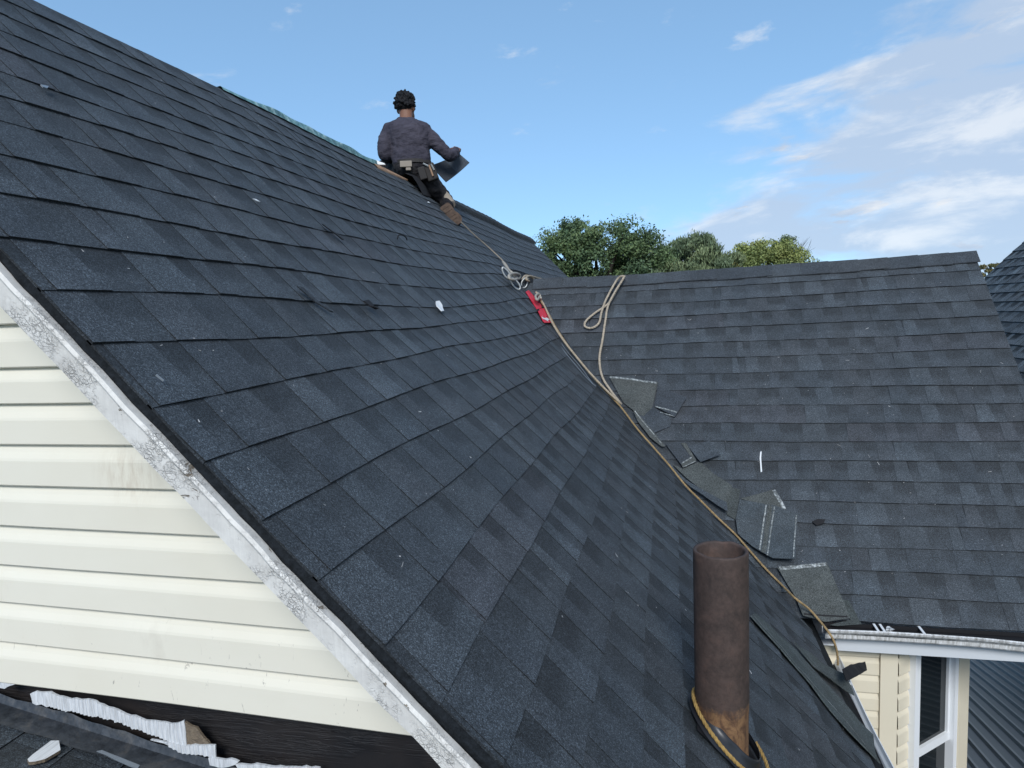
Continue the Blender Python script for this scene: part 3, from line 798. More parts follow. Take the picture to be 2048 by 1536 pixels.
# ------------------------------------------------------------------ trees
def tree(name, label, cx, topy, d, width, crown_h, cols, blobs, leaves, leaf, seed, kind=0, squash=1.0, base=-5.6, group=None, spiky=False, holes=.9):
    r = np.random.default_rng(seed); pr_ = random.Random(seed)
    top = at(cx, topy, d); c = V((top.x, top.y, top.z-crown_h*.5)); root = empty(name, (c.x, c.y, base))
    tag(root, label, 'tree', group)
    # blobs on a broad dome
    B = []
    for i in range(blobs):
        while True:
            p = np.array([pr_.uniform(-1, 1), pr_.uniform(-1, 1), pr_.uniform(-1, 1)])
            q = (abs(p[0])**2.3+abs(p[1])**2.3+abs(p[2])**2.3)
            q = p[0]**2+p[1]**2+p[2]**2
            if .30 < q < 1 and p[2] > -.75: break
        s = pr_.uniform(.075, .15)*width
        B.append((np.array([c.x, c.y, c.z])+p*np.array([width/2-s*.6, (width/2-s*.6)*.5, crown_h/2-s*.5]), s, pr_.random()))
    n = leaves; idx = r.integers(0, blobs, n)
    cen = np.array([b[0] for b in B])[idx]; rad = np.array([b[1] for b in B])[idx]; tone = np.array([b[2] for b in B])[idx]
    dirs = r.normal(size=(n, 3)); dirs /= np.linalg.norm(dirs, axis=1)[:, None]
    rr = rad*(r.random(n)**.55)*1.0
    sub = 1+.35*np.sin(dirs[:, 0]*5+tone*20)*np.sin(dirs[:, 1]*6+tone*9)*np.sin(dirs[:, 2]*5)
    pos = cen+dirs*(rr*sub)[:, None]*np.array([1, 1, .66*squash])
    hx, hz, hy = pos[:, 0]*1.05+seed, pos[:, 2]*1.25+seed*2, pos[:, 1]*.5
    hole = np.sin(hx*1.3+np.sin(hz*1.1)*1.2)*np.sin(hz*1.4+np.sin(hx*.8)*1.3)+.55*np.sin(hx*3.1+hy)*np.sin(hz*2.9-hy)+.25*r.normal(size=n)
    keep = hole < holes; pos, dirs, tone = pos[keep], dirs[keep], tone[keep]; n = len(pos)
    nrm = r.normal(size=(n, 3))+dirs*.6+np.array([0, 0, .5]); nrm /= np.linalg.norm(nrm, axis=1)[:, None]
    t1 = np.cross(nrm, r.normal(size=(n, 3)))
    if spiky: t1 = np.array([0, 0, 1.0])+r.normal(size=(n, 3))*.45
    t1 /= np.linalg.norm(t1, axis=1)[:, None]
    t2 = np.cross(nrm, t1); t2 /= np.linalg.norm(t2, axis=1)[:, None]
    sz = leaf*r.uniform(.6, 1.35, n)
    a, b = t1*sz[:, None]*(1.7 if spiky else 1), t2*sz[:, None]*(.45 if spiky else .62)
    verts = np.stack([pos-a, pos+b*.9-a*.1, pos+a, pos-b*.9+a*.1], 1).reshape(-1, 3)
    me = bpy.data.meshes.new('crown'); me.vertices.add(n*4); me.vertices.foreach_set('co', verts.astype(np.float32).ravel())
    me.loops.add(n*4); me.loops.foreach_set('vertex_index', np.arange(n*4, dtype=np.int32))
    me.polygons.add(n); me.polygons.foreach_set('loop_start', np.arange(0, n*4, 4, dtype=np.int32)); me.polygons.foreach_set('loop_total', np.full(n, 4, np.int32))
    me.update(calc_edges=True)
    ca = me.color_attributes.new('tint', 'FLOAT_COLOR', 'CORNER')
    cols = np.array(cols); k = np.clip(tone*.7+r.random(n)*.3, 0, .999)*(len(cols)-1); k0 = k.astype(int); fr = (k-k0)[:, None]
    cc = cols[k0]*(1-fr)+cols[np.minimum(k0+1, len(cols)-1)]*fr; cc = cc*r.uniform(.75, 1.3, n)[:, None]
    buf = np.ones((n, 4, 4), np.float32); buf[:, :, :3] = cc[:, None, :]; ca.data.foreach_set('color', buf.ravel())
    me.materials.append(M_LEAF); o = bpy.data.objects.new('crown', me); col.objects.link(o); adopt(o, root)
    # trunk and limbs
    tb = MB(); tr = width*.030
    fork = V((c.x, c.y, c.z-crown_h*.42))
    tb.tube([V((c.x, c.y, base)), V((c.x+.05*width*.1, c.y, base+(fork.z-base)*.5)), fork], [tr*1.25, tr, tr*.85], 8)
    for b in B[:min(22, blobs)]:
        e = V(b[0]); m1 = fork.lerp(e, .5)+V((0, 0, .06*crown_h))
        tb.tube(catmull([fork, m1, e], 3), [tr*.6, tr*.52, tr*.45, tr*.36, tr*.28, tr*.2, tr*.1][:7], 6)
    o = tb.build('trunk', M_BARK); adopt(o, root)
    return root
GR = 'trees beyond the cross roof'
DK = [(.050, .088, .052), (.080, .126, .064), (.118, .172, .074), (.16, .215, .088)]
MD = [(.090, .130, .080), (.130, .175, .096), (.17, .215, .11), (.21, .25, .125)]
YL = [(.14, .185, .075), (.205, .25, .088), (.255, .29, .095), (.31, .32, .105)]
tree('oak_tree', 'broad dark green oak with gaps of sky, tallest tree behind the roof', 1192, 420, 58, 13.2, 9.6, DK, 92, 90000, .11, 3, group=GR, holes=.70)
tree('tree', 'mid green bushy tree with upright sprays between the dark oak and the yellow-green tree', 1386, 456, 66, 9.6, 9.2, MD, 96, 58000, .12, 5, group=GR, spiky=True)
tree('tree', 'rounded yellow-green tree, rightmost of the group behind the roof ridge', 1536, 474, 76, 12.6, 9.4, YL, 100, 70000, .12, 8, group=GR)
tree('tree', 'small orange-yellow tree just left of the yellow-green one', 1466, 502, 72, 3.6, 4.4, [(.18, .17, .05), (.28, .22, .05), (.34, .26, .065)], 22, 9000, .12, 9, group=GR)
tree('sparse_tree', 'sparse tree with thin twigs standing above the yellow-green tree', 1580, 464, 82, 5.0, 6.2, MD, 20, 3200, .12, 12, group=GR)
tree('tree', 'small thin treetop just right of the yellow-green tree', 1668, 515, 84, 3.0, 3.2, MD, 12, 1800, .12, 13, group=GR)
tree('tree', 'small olive tree seen between the cross roof and the neighbouring roof', 1985, 524, 70, 3.6, 3.6, [(.13, .14, .06), (.20, .18, .08), (.27, .22, .11)], 24, 9000, .11, 14, group=GR)
# bare twigs of the sparse tree
tw = bpy.data.objects.get('sparse_tree'); mb = MB(); r = random.Random(2)
b0 = at(1598, 512, 82)
for i in range(11):
    p = b0+RGT*r.uniform(-.6, .6); e = p+RGT*r.uniform(-1.1, 1.5)+V((0, 0, r.uniform(.9, 2.3)))
    m1 = p.lerp(e, .5)+RGT*r.uniform(-.2, .2); mb.tube([p, m1, e], [.035, .022, .008], 5)
    e2 = m1+RGT*r.uniform(-.6, .6)+V((0, 0, r.uniform(.4, .9))); mb.tube([m1, e2], [.016, .006], 5)
adopt(mb.build('twigs', M_BARK), tw)

# ------------------------------------------------------------------ ropes
def rope(name, pts, r, c, label, twist=True, n=7, cat='rope', group=None):
    P = catmull(pts, n); mb = MB()
    if twist:
        L = [0]
        for a, b in zip(P[:-1], P[1:]): L.append(L[-1]+(b-a).length)
        N = max(20, min(900, int(L[-1]/(r*1.5)))); Q = []; j = 0
        for i in range(N+1):
            s = L[-1]*i/N
            while j < len(L)-2 and L[j+1] < s: j += 1
            Q.append(P[j].lerp(P[j+1], (s-L[j])/max(1e-9, L[j+1]-L[j])))
        fr = []; a = None
        for i in range(N+1):
            t = (Q[min(i+1, N)]-Q[max(i-1, 0)]).normalized()
            if a is None: a = V((0, 0, 1)) if abs(t.z) < .9 else V((1, 0, 0))
            a = (a-t*a.dot(t)).normalized(); fr.append((a.copy(), t.cross(a)))
        for s in range(3):
            pp = []
            for i in range(N+1):
                ph = 2*pi*(s/3)+(L[-1]*i/N)/(r*6.5)*2*pi
                pp.append(Q[i]+(fr[i][0]*cos(ph)+fr[i][1]*sin(ph))*r*.48)
            mb.tube(pp, r*.56, 6, c)
    else: mb.tube(P, r, 8, c)
    o = mb.build(name, M_ROPE, smooth=True); tag(o, label, cat, group); return o
TAN = (.40, .335, .25); GOLD = (.33, .235, .12); GREYR = (.36, .34, .30)
rp = lambda lst, h: [onroof(x, y, h) for x, y in lst]
rope('rope', rp([(1078, 597), (1084, 606), (1096, 625), (1112, 655), (1140, 697), (1172, 738), (1205, 776), (1240, 812), (1275, 858), (1310, 898), (1338, 930), (1372, 972), (1400, 1000), (1436, 1036), (1470, 1068), (1500, 1102), (1532, 1138), (1562, 1168)], .022)+rp([(1590, 1196), (1618, 1218)], .075)
     + [onY(1638, 1240, 3.80), onY(1654, 1260, 3.735), onY(1667, 1281, 3.725), onY(1674, 1304, 3.73), onY(1676, 1330, 3.74)], .0066, GOLD,
     'long golden brown rope running down the valley from the red anchor into the gutter', twist=True)
rope('anchor_rope', rp([(1072, 584), (1088, 610), (1106, 648), (1128, 682), (1150, 710), (1180, 746), (1212, 780), (1240, 806)], .034), .0085, TAN,
     'short thick tan rope lying beside the golden rope just below the red anchor')
def onridgeB(px, py, h): return onB(px, py, h)
rope('looped_rope', [onB(1236, 553, .05)+V((0, .18, -.05)), onB(1249, 553, .055), onB(1240, 568, .03), onB(1228, 590, .025), onB(1216, 608, .025), onB(1190, 626, .022), onB(1172, 642, .022), onB(1170, 653, .022), onB(1184, 656, .022), onB(1198, 646, .022), onB(1203, 625, .024),
     onB(1210, 604, .036), onB(1222, 580, .045), onB(1235, 558, .05), onB(1244, 552, .075), onB(1247, 556, .06), onB(1230, 584, .05), onB(1216, 612, .042), onB(1211, 640, .026), onB(1205, 680, .022), onB(1199, 716, .022), onB(1204, 752, .024), onroof(1222, 782, .03), onroof(1242, 808, .03)],
     .0095, (.43, .37, .29), 'tan twisted rope hanging in a loop over the cross roof ridge')
pa = onAs(1010, 526, .02)
rope('lifeline', [onAs(922, 444, .05), onAs(950, 471, .03), onAs(980, 497, .02), pa, onAs(1018, 538, .03), onAs(1030, 548, .03)], .0055, (.36, .31, .24),
     'thin tan lifeline stretched from the boot of the worker down to the knots', n=6)
ang = [i/12 for i in range(-1, 9)]
def ringp(a, h, f=1.36): return V((PX, PYY, pzb))+V((cos(AA)*cos(a)*1.42, sin(a)*1.30, -sin(AA)*cos(a)*1.42))*PR*f+NA*h
rope('rope_coil', [ringp(a, .030) for a in [pi*.62+i*(2*pi*.80)/24 for i in range(25)]], .0056, (.34, .22, .075), 'ochre rope wrapped round the foot of the rusty vent pipe', n=3)

# ------------------------------------------------------------------ roof anchor, carabiners and knots
ax = empty('roof_anchor', onAs(1083, 612, .0)); tag(ax, 'red steel roof anchor plates screwed down beside the valley', 'roof anchor')
def plateA(px, h, th, mate, name, par, bend=None):
    top = [onAs(x, y, h) for x, y in px]; lo = [p-NA*th for p in top]
    mb = MB(); mb.poly(list(reversed(top))); mb.grid([top, lo], closed=True)
    o = mb.build(name, mate, weld=True); adopt(o, par); return o
plateA([(1052, 583), (1066, 576), (1078, 590), (1091, 612), (1086, 616), (1074, 618)], .016, .004, M_RED, 'upper_plate', ax)
plateA([(1075, 619), (1091, 615), (1106, 643), (1103, 645), (1090, 645), (1086, 641)], .020, .004, M_RED, 'lower_plate', ax)
plateA([(1083, 613), (1090, 611), (1091.5, 614), (1084.5, 616)], .0225, .001, M_BLACK, 'slot', ax)
plateA([(1074, 619), (1078, 617.5), (1079, 620), (1076, 621.5)], .0225, .001, M_BLACK, 'slot', ax)
plateA([(1083, 633), (1089, 636), (1094, 635), (1101, 640), (1096, 639.5), (1097, 643), (1090, 639), (1086, 638)], .0215, .0008, M_PLASTIC, 'paint_scuff', ax)
plateA([(1066, 578), (1070, 581), (1073, 589), (1069, 587)], .0175, .0008, M_PLASTIC, 'paint_scuff', ax)
mb = MB()
for (x, y) in ((1083, 611), (1076, 605), (1094, 634)):
    p = onAs(x, y, .0205); mb.tube([p, p+NA*.004], .006, 8)
adopt(mb.build('screw_head', M_BLACK), ax)
mb = MB(); c0 = onAs(1076, 598, .018); rows = []
mb.tube([c0+V((.03*cos(t), .02*cos(t), 0))*1+NA*.045*sin(t) for t in [pi*i/10 for i in range(11)]], .005, 8); adopt(mb.build('d_ring', M_STEEL), ax)
def carabiner(px, py, ang, L, Wd, label):
    c0 = onAs(px, py, .035); ex = (RGT+FWD*.25).normalized(); ey = -UPV
    mb = MB(); pts = []
    for i in range(25):
        t = 2*pi*i/24; x = L*cos(t); y = Wd*sin(t)*(1+.15*cos(t)); pts.append(c0+ex*(x*cos(ang)-y*sin(ang))+ey*(x*sin(ang)+y*cos(ang)))
    mb.tube(pts, .0068, 8, cap=False)
    o = mb.build('carabiner', M_STEEL, smooth=True); tag(o, label, 'carabiner', 'carabiners at the anchor knots'); 
    mb = MB(); mb.tube([pts[9]*.5+pts[10]*.5, pts[12], pts[14]], .0095, 8); mb.build('locking_sleeve', M_STEEL, o); return o
carabiner(1012, 546, .95, .050, .020, 'upper left steel carabiner hooked to the tan lifeline')
carabiner(1030, 567, .85, .056, .022, 'lower left steel carabiner hanging under the knots')
carabiner(1049, 566, 1.9, .042, .024, 'steel carabiner nearest the red anchor plates')
def knot(pxs, r, c, label):
    P = [onAs(x, y, h) for x, y, h in pxs]; mb = MB(); mb.tube(catmull(P, 5), r, 8, c)
    o = mb.build('rope_knot', M_ROPE, smooth=True); tag(o, label, 'knot', 'knots at the anchor'); return o
knot([(1006, 524, .03), (1014, 536, .04), (1026, 548, .05), (1034, 556, .04), (1028, 560, .06), (1018, 556, .06), (1020, 549, .07), (1032, 547, .07), (1040, 551, .05), (1036, 558, .035), (1024, 553, .05)], .011, GREYR, 'grey rope knot tied at the lower end of the lifeline')
knot([(1044, 560, .03), (1050, 552, .05), (1060, 553, .06), (1068, 559, .05), (1060, 563, .06), (1052, 558, .07), (1058, 552, .07), (1074, 556, .06), (1086, 559, .06)], .010, TAN, 'tan rope knot with a frayed tail right above the red anchor')
knot([(1056, 558, .04), (1066, 566, .05), (1070, 576, .05), (1074, 584, .05), (1078, 594, .05), (1074, 600, .05), (1071, 592, .05), (1078, 588, .065), (1082, 598, .05)], .0095, GREYR, 'grey rope wrapped in turns over the red anchor plate')

# ------------------------------------------------------------------ shingle scraps and litter
def smooth_poly(px, step=14):
    out = []
    for i in range(len(px)):
        a, b = px[i], px[(i+1) % len(px)]; n = max(1, int(math.hypot(b[0]-a[0], b[1]-a[1])/step))
        for j in range(n): out.append((a[0]+(b[0]-a[0])*j/n, a[1]+(b[1]-a[1])*j/n))
    return out
def scrap(name, surf, px, h, mate, label, curl=None, tint=(1, 1, 1), th=.004, lines=(), cat='shingle scrap', group='loose shingle scraps', cut=9):
    sp = smooth_poly(px); cxm = sum(p[0] for p in px)/len(px); cym = sum(p[1] for p in px)/len(px)
    me = bpy.data.meshes.new(name); bm = bmesh.new()
    vs = [bm.verts.new(surf(x, y, 0)) for x, y in sp]; f = bm.faces.new(vs)
    nrm = NA if surf is onA else NB
    f.normal_update()
    if f.normal.dot(nrm) < 0: f.normal_flip()
    lo = V([min(v.co[i] for v in bm.verts) for i in range(3)]); hi = V([max(v.co[i] for v in bm.verts) for i in range(3)])
    for i in range(1, cut):
        for ax_ in ((1, 0, 0), (0, 1, 0)):
            bmesh.ops.bisect_plane(bm, geom=bm.verts[:]+bm.edges[:]+bm.faces[:], plane_co=lo.lerp(hi, i/cut), plane_no=ax_)
    ctr = surf(cxm, cym, 0); R = max((v.co-ctr).length for v in bm.verts)
    seed = len(label)*1.37
    for v in bm.verts:
        d = v.co-ctr; w = h+.009*mnoise.noise(v.co*9+V((seed, 0, 0)))
        if curl:
            axis = surf(cxm+curl[0]*10, cym+curl[1]*10, 0)-ctr; axis.normalize()
            q = max(0, d.dot(axis)/R); w += curl[2]*q*q
        v.co += nrm*w
    r = bmesh.ops.extrude_face_region(bm, geom=bm.faces[:])
    for v in [g_ for g_ in r['geom'] if isinstance(g_, bmesh.types.BMVert)]: pass
    top = [g_ for g_ in r['geom'] if isinstance(g_, bmesh.types.BMVert)]
    for v in top: v.co += nrm*th
    bmesh.ops.recalc_face_normals(bm, faces=bm.faces)
    la = bm.loops.layers.float_color.new('tint')
    for fc in bm.faces:
        for l in fc.loops: l[la] = (*tint, 1)
    bm.to_mesh(me); bm.free(); me.materials.append(mate)
    o = bpy.data.objects.new(name, me); col.objects.link(o); tag(o, label, cat, group)
    for (a, b, w, m_, nm) in lines:
        mb = MB(); A_, B_ = surf(*a, 0), surf(*b, 0); t = (B_-A_).normalized(); s = nrm.cross(t)*w
        n = 12; rows = [[], []]
        for i in range(n+1):
            p = A_.lerp(B_, i/n); d = p-ctr; hh = h+.009*mnoise.noise(p*9+V((seed, 0, 0)))+th+.0018
            if curl:
                axis = (surf(cxm+curl[0]*10, cym+curl[1]*10, 0)-ctr).normalized(); q = max(0, d.dot(axis)/R); hh += curl[2]*q*q
            jj = .0015*mnoise.noise(p*60); rows[0].append(p+nrm*hh-s*(1+jj*200)); rows[1].append(p+nrm*hh+s*(1-jj*150))
        mb.grid(rows, flip=True); mb.build(nm, m_, o)
    return o
def f_tape(nt, b):
    t = NT(nt); n = t.noise(t.pos(), 70, 5, .7); t.l(t.ramp(n, [(.38, (.05, .055, .055)), (.52, (.20, .22, .22)), (.66, (.48, .51, .52))]), b.inputs['Base Color'])
M_TAPE = mat('release_tape', rough=.35, spec=.5, fn=f_tape)
DKT = (1.05, 1.05, 1.05)
z3 = lambda L: [(1100+x/3.2, 700+y/3.2) for x, y in L]; z4 = lambda L: [(1300+x/3.16, 1050+y/3.16) for x, y in L]
p3 = lambda x, y: (1100+x/3.2, 700+y/3.2); p4 = lambda x, y: (1300+x/3.16, 1050+y/3.16)
scrap('shingle_scrap', onB, z3([(378, 178), (690, 216), (655, 375), (598, 432), (540, 400), (470, 345)]), .014, M_BACK, 'upturned olive grey shingle scrap, highest in the valley, beside the tan rope', lines=[(p3(385, 184), p3(682, 220), .008, M_TAPE, 'tape_strip'), (p3(430, 290), p3(670, 305), .003, M_BACK, 'seam')])
scrap('shingle_scrap', onB, z3([(690, 245), (875, 318), (800, 440), (668, 372)]), .020, M_SH, 'small dark scrap with two silver bands near its lower edge', tint=(.85, .86, .9), lines=[(p3(672, 374), p3(812, 412), .005, M_TAPE, 'tape_strip'), (p3(705, 412), p3(796, 440), .003, M_TAPE, 'tape_strip')])
scrap('shingle_scrap', onB, z3([(556, 412), (655, 350), (700, 400), (780, 440), (772, 492), (664, 540), (600, 470)]), .010, M_SH, 'plain dark scrap tucked under the small silver banded one', tint=(.95, .97, 1.0))
scrap('shingle_scrap', onroof and onB, z3([(530, 402), (560, 420), (740, 632), (715, 634), (640, 575), (560, 470)]), .030, M_BACK, 'narrow olive strip along the valley rope, above the middle scraps', curl=(-.6, -.4, .02), lines=[(p3(545, 415), p3(715, 615), .003, M_TAPE, 'tape_strip')])
scrap('shingle_scrap', onB, z3([(738, 612), (828, 600), (905, 700), (842, 752)]), .022, M_SH, 'dark square scrap touching the valley in the middle of the row', tint=(.85, .87, .9), curl=(-.7, .6, .02))
scrap('shingle_scrap', onB, z3([(836, 612), (870, 612), (935, 722), (850, 768), (838, 745), (905, 700)]), .028, M_BACK, 'olive scrap corner with silver edge under the dark square scrap', lines=[(p3(842, 742), p3(905, 702), .004, M_TAPE, 'tape_strip'), (p3(852, 765), p3(930, 728), .003, M_TAPE, 'tape_strip')])
scrap('shingle_scrap', onB, z3([(882, 632), (1020, 600), (1092, 690), (962, 738)]), .030, M_SH, 'dark scrap lifted at its lower edge, rightmost in the middle of the row', tint=(.98, 1, 1.02), curl=(.4, .9, .025))
scrap('shingle_scrap', onB, z3([(780, 742), (850, 770), (960, 725), (1045, 800), (1165, 880), (1125, 1000), (1050, 950), (960, 905), (880, 840)]), .020, M_BACK, 'large olive scrap with its lower edge curled up over the rope', curl=(-.8, .6, .06), tint=(.92, .94, .95))
scrap('shingle_scrap', onB, z3([(762, 745), (860, 850), (960, 915), (1128, 1000), (1135, 1062), (1020, 985), (900, 905), (765, 790)]), .050, M_SH, 'long dark scrap bent along the rope below the large curled one', curl=(-.6, .8, .05), tint=(1.0, 1.05, 1.08))
scrap('shingle_scrap', onB, z3([(1150, 885), (1215, 900), (1195, 1100), (1130, 1060), (1130, 985)]), .012, M_BACK, 'narrow olive scrap between the curled scrap and the arrow shaped pair', tint=(.8, .84, .86))
scrap('shingle_scrap', onB, z3([(1215, 962), (1425, 902), (1512, 1042), (1395, 1020), (1380, 1004)]), .016, M_BACK, 'pointed olive scrap with taped edge lying under the large striped scrap', lines=[(p3(1428, 908), p3(1500, 1030), .010, M_TAPE, 'tape_strip')])
scrap('shingle_scrap', onB, z3([(1212, 972), (1380, 1006), (1430, 1012), (1580, 1066), (1560, 1370), (1420, 1362), (1290, 1275), (1200, 1192), (1186, 1100)]), .030, M_SH, 'largest striped scrap, dark on its left half with silver lines, above the vent pipe', tint=(1.12, 1.16, 1.14), curl=(.4, 1, .045), lines=[(p3(1380, 1010), p3(1338, 1300), .004, M_TAPE, 'tape_strip'), (p3(1432, 1020), p3(1385, 1340), .0035, M_TAPE, 'tape_strip'), (p3(1405, 1014), p3(1362, 1320), .013, M_BACK, 'band'), (p3(1572, 1075), p3(1548, 1360), .003, M_TAPE, 'tape_strip')])
scrap('shingle_scrap', onB, z4([(800, 282), (1112, 250), (1180, 410), (1260, 600), (1100, 625), (960, 590), (920, 480)]), .024, M_BACK, 'olive shingle scrap nearest the white gutter with a taped upper edge', curl=(-.5, .8, .035), lines=[(p4(815, 290), p4(1108, 262), .010, M_TAPE, 'tape_strip'), (p4(965, 580), p4(1240, 590), .004, M_BLACK, 'tar_line')])
scrap('shingle_scrap', onB, z4([(1212, 478), (1252, 482), (1335, 632), (1180, 648), (1130, 640), (1262, 606)]), .012, M_BACK, 'thin olive scrap peeking out at the end of the valley beside the gutter', tint=(.72, .76, .76))
scrap('shingle_scrap', onA, z4([(606, 600), (640, 575), (720, 640), (905, 810), (1110, 1040), (1290, 1250), (1380, 1345), (1430, 1530), (1310, 1420), (1150, 1230), (880, 890), (700, 705)]), .018, M_BACK, 'long dark strip lying down the main roof beside the vent pipe', curl=(-.7, .5, .02), tint=(.92, 1.0, 1.04), cut=12, lines=[(p4(636, 598), p4(1330, 1410), .0022, M_TAPE, 'seam')])
scrap('shingle_scrap', onA, z4([(880, 760), (1000, 850), (1180, 985), (1245, 1112), (1150, 1030), (1010, 915)]), .026, M_BACK, 'small curled strip lying near the eave of the main roof', curl=(.6, .5, .03), tint=(.92, 1.0, 1.04))
scrap('felt_flap', onA, [(1655, 1362), (1672, 1352), (1704, 1344), (1708, 1361), (1684, 1376), (1664, 1386)], .085, M_BLACK, 'ragged black felt flap hanging over the white gutter lip', cat='felt flap', group=None)
# cut pieces and thin strips on the main roof
scrap('splinter_strip', onA, [(588, 581), (600, 582), (662, 630), (655, 627)], .010, M_SH, 'thin dark strip slid across a course on the near main roof', curl=(-1, -1, .006), tint=(.6, .6, .62), cat='shingle scrap')
scrap('splinter_strip', onA, [(640, 454), (644, 454), (684, 484), (681, 484)], .008, M_BLACK, 'thin dark strip higher on the main roof, left of the worker', cat='shingle scrap')
scrap('black_scrap', onA, [(722, 608), (732, 606), (741, 616), (746, 630), (738, 624), (732, 616)], .012, M_BLACK, 'small crumpled black scrap left of the white plastic', curl=(.5, 1, .03), cat='scrap', group=None)
scrap('plastic_scrap', onA, [(869, 606), (874, 607), (881, 614), (886, 624), (881, 625), (875, 618), (871, 614)], .008, M_PLASTIC, 'small crumpled white plastic scrap in the middle of the main roof', curl=(.4, -1, .008), cat='plastic scrap', group=None)
scrap('grey_scrap', onA, [(75, 179), (92, 181), (88, 187), (80, 184)], .012, M_ALU, 'small light grey chip on the upper left of the main roof', cat='scrap', group=None)
scrap('plastic_chip', onA, [(854, 405), (859, 407), (858, 409), (853, 407)], .008, M_PLASTIC, 'tiny white chip below the worker on the main roof', cat='plastic chip', group='white chips')
scrap('plastic_chip', onB, [(1848, 675), (1855, 675), (1854, 679), (1849, 679)], .008, M_PLASTIC, 'tiny white chip on the right of the cross roof', cat='plastic chip', group='white chips')
scrap('paper_strip', onA, [(503, 400), (510, 401), (518, 407), (512, 405)], .006, M_PLASTIC, 'small curled white strip on the upper main roof, left of the worker', cat='plastic strip', group='white strips')
o = scrap('plastic_strip', onB, [(1520, 906), (1523, 905), (1522, 918), (1523, 932), (1524, 945), (1521, 946), (1520, 930), (1519, 918)], .010, M_PLASTIC, 'long thin white strip standing out on the cross roof', cat='plastic strip', group='white strips')
scrap('plastic_strip', onA, [(304, 760), (305, 760), (319, 772.3), (318.5, 772.6)], .008, M_ALU, 'thin white sliver near the rake edge of the main roof', cat='plastic strip', group='white strips')
scrap('leaf_scrap', onB, z4([(1, 1)]) and [(1623, 1046), (1634, 1041), (1650, 1042), (1646, 1050), (1632, 1054)], .012, M_BLACK, 'dark leaf shaped scrap on the cross roof right of the striped scrap', cat='scrap', group=None)
mb = MB(); mb.tube(catmull([onA(795, 478, .006), onA(797, 471, .02), onA(804, 470, .03), onA(811, 474, .03), onA(814, 480, .01)], 5), .0035, 6)
tag(mb.build('wire', M_BLACK), 'thin bent black wire on the main roof below the worker', 'wire')
# metal valley edges under the ropes
for i, pts in enumerate(([(1096, 645), (1120, 690), (1150, 728), (1178, 760), (1192, 772)], [(1102, 650), (1128, 694), (1160, 732), (1186, 768)])):
    mb = MB(); P = catmull([onA(x, y, .016+.006*i) for x, y in pts], 4)
    mb.grid([[p+V((0, .006, 0)) for p in P], [p-V((0, .006, .003)) for p in P]]); HP(mb.build('valley_flashing', M_ALU))
# tiny debris flakes nobody could count
mb = MB(); r = random.Random(77)
for i in range(360):
    if r.random() < .62:
        k = r.uniform(-9, 19); hi = YFAR if k < -1.2 else valleyY(k)-.1; y = GY+.05+(hi-GY-.1)*r.random()**1.5; p = mapA(k, y, .0165); n_ = NA
    else:
        m_ = r.uniform(-1, 16); x0_ = valleyX(m_)+.1; p = mapB(m_, r.uniform(x0_, BRX-.05), .014); n_ = NB
    a = r.uniform(0, 6.28); t1 = n_.orthogonal().normalized(); t2 = n_.cross(t1); q = t1*cos(a)+t2*sin(a); w = n_.cross(q)
    L = r.uniform(.0015, .004)*(3.0 if r.random() < .12 else 1); c = r.choice([(.45,)*3, (.6,)*3, (.3,)*3])
    mb.poly([p-q*L-w*.0011, p+q*L-w*.0009, p+q*L+w*.0011+n_*.001, p-q*L+w*.0009], c)
M_FLK = mat('debris_flakes', rough=.7, fn=lambda nt, b: nt.links.new(NT(nt).attr(), b.inputs['Base Color']))
tag(mb.build('debris', M_FLK), 'scattered tiny pale flakes and staples over the shingles', 'debris', kind='stuff')

# loose pieces on the lower roof
def onL(px, py, h=0):
    r = ray(px, py); n = V((sin(LS), 0, cos(LS))); d = n.dot(mapL(0, 0, h)); return r*(d/n.dot(r))
def loose(name, px, h, th, mate, label, cat, side=None):
    top = [onL(x, y, h+th) for x, y in px]; n = V((sin(LS), 0, cos(LS))); lo = [p-n*th for p in top]
    mb = MB(); mb.poly(top); mb.poly(list(reversed(lo))); mb.grid([top, lo], closed=True, mi=1 if side else 0)
    o = mb.build(name, [mate]+([side] if side else []), weld=True); tag(o, label, cat); return o
loose('siding_fragment', [(55, 1518), (66, 1508), (90, 1490), (102, 1481), (118, 1481), (121, 1500), (104, 1510), (90, 1518), (70, 1523), (58, 1524)], .012, .008, M_OLD, 'broken chunk of old siding with a tan broken edge on the lower roof', 'siding fragment', M_BRK)
loose('metal_strip', [(193, 1502), (204, 1500), (280, 1530), (276, 1536), (262, 1532)], .013, .003, M_ALU, 'thin bright metal strip lying against the flashing on the lower roof', 'metal strip')

# ------------------------------------------------------------------ teal underlayment along the open ridge
mb = MB(); rows = []; n = 90
for i in range(n+1):
    y = 3.25+1.95*i/n; f = sm(y, 3.2, 4.1); w = mnoise.noise(V((y*3.1, 0, 0))); w2 = mnoise.noise(V((y*8, 4, 0)))
    hgt = (.006+.040*f*(.65+.8*w))
    rows.append([mapA(KR+.14+.12*f*(w2+.5), y, .010+.003*w2), mapA(KR+.02, y, .014+.01*f), mapA(KR-.02, y, .012+hgt*.7)+V((-.006, 0, 0)), mapA(KR, y, 0)+V((-.04, 0, hgt)), mapA(KR, y, 0)+V((-.12, 0, -.08+.02*w))])
mb.grid(rows, flip=True); tag(mb.build('underlayment_sheet', M_TEAL, smooth=True), 'crumpled teal plastic underlayment sheet along the open main ridge', 'plastic sheet')
mb = MB(); P = [(746, 323), (753, 320), (759, 323), (768, 326), (771, 329), (758, 329), (752, 327)]
c_ = [at(x, y, 5.46) for x, y in P]; mb.poly(c_); mb.grid([c_, [p+FWD*.012-V((0, 0, .002)) for p in c_]], closed=True)
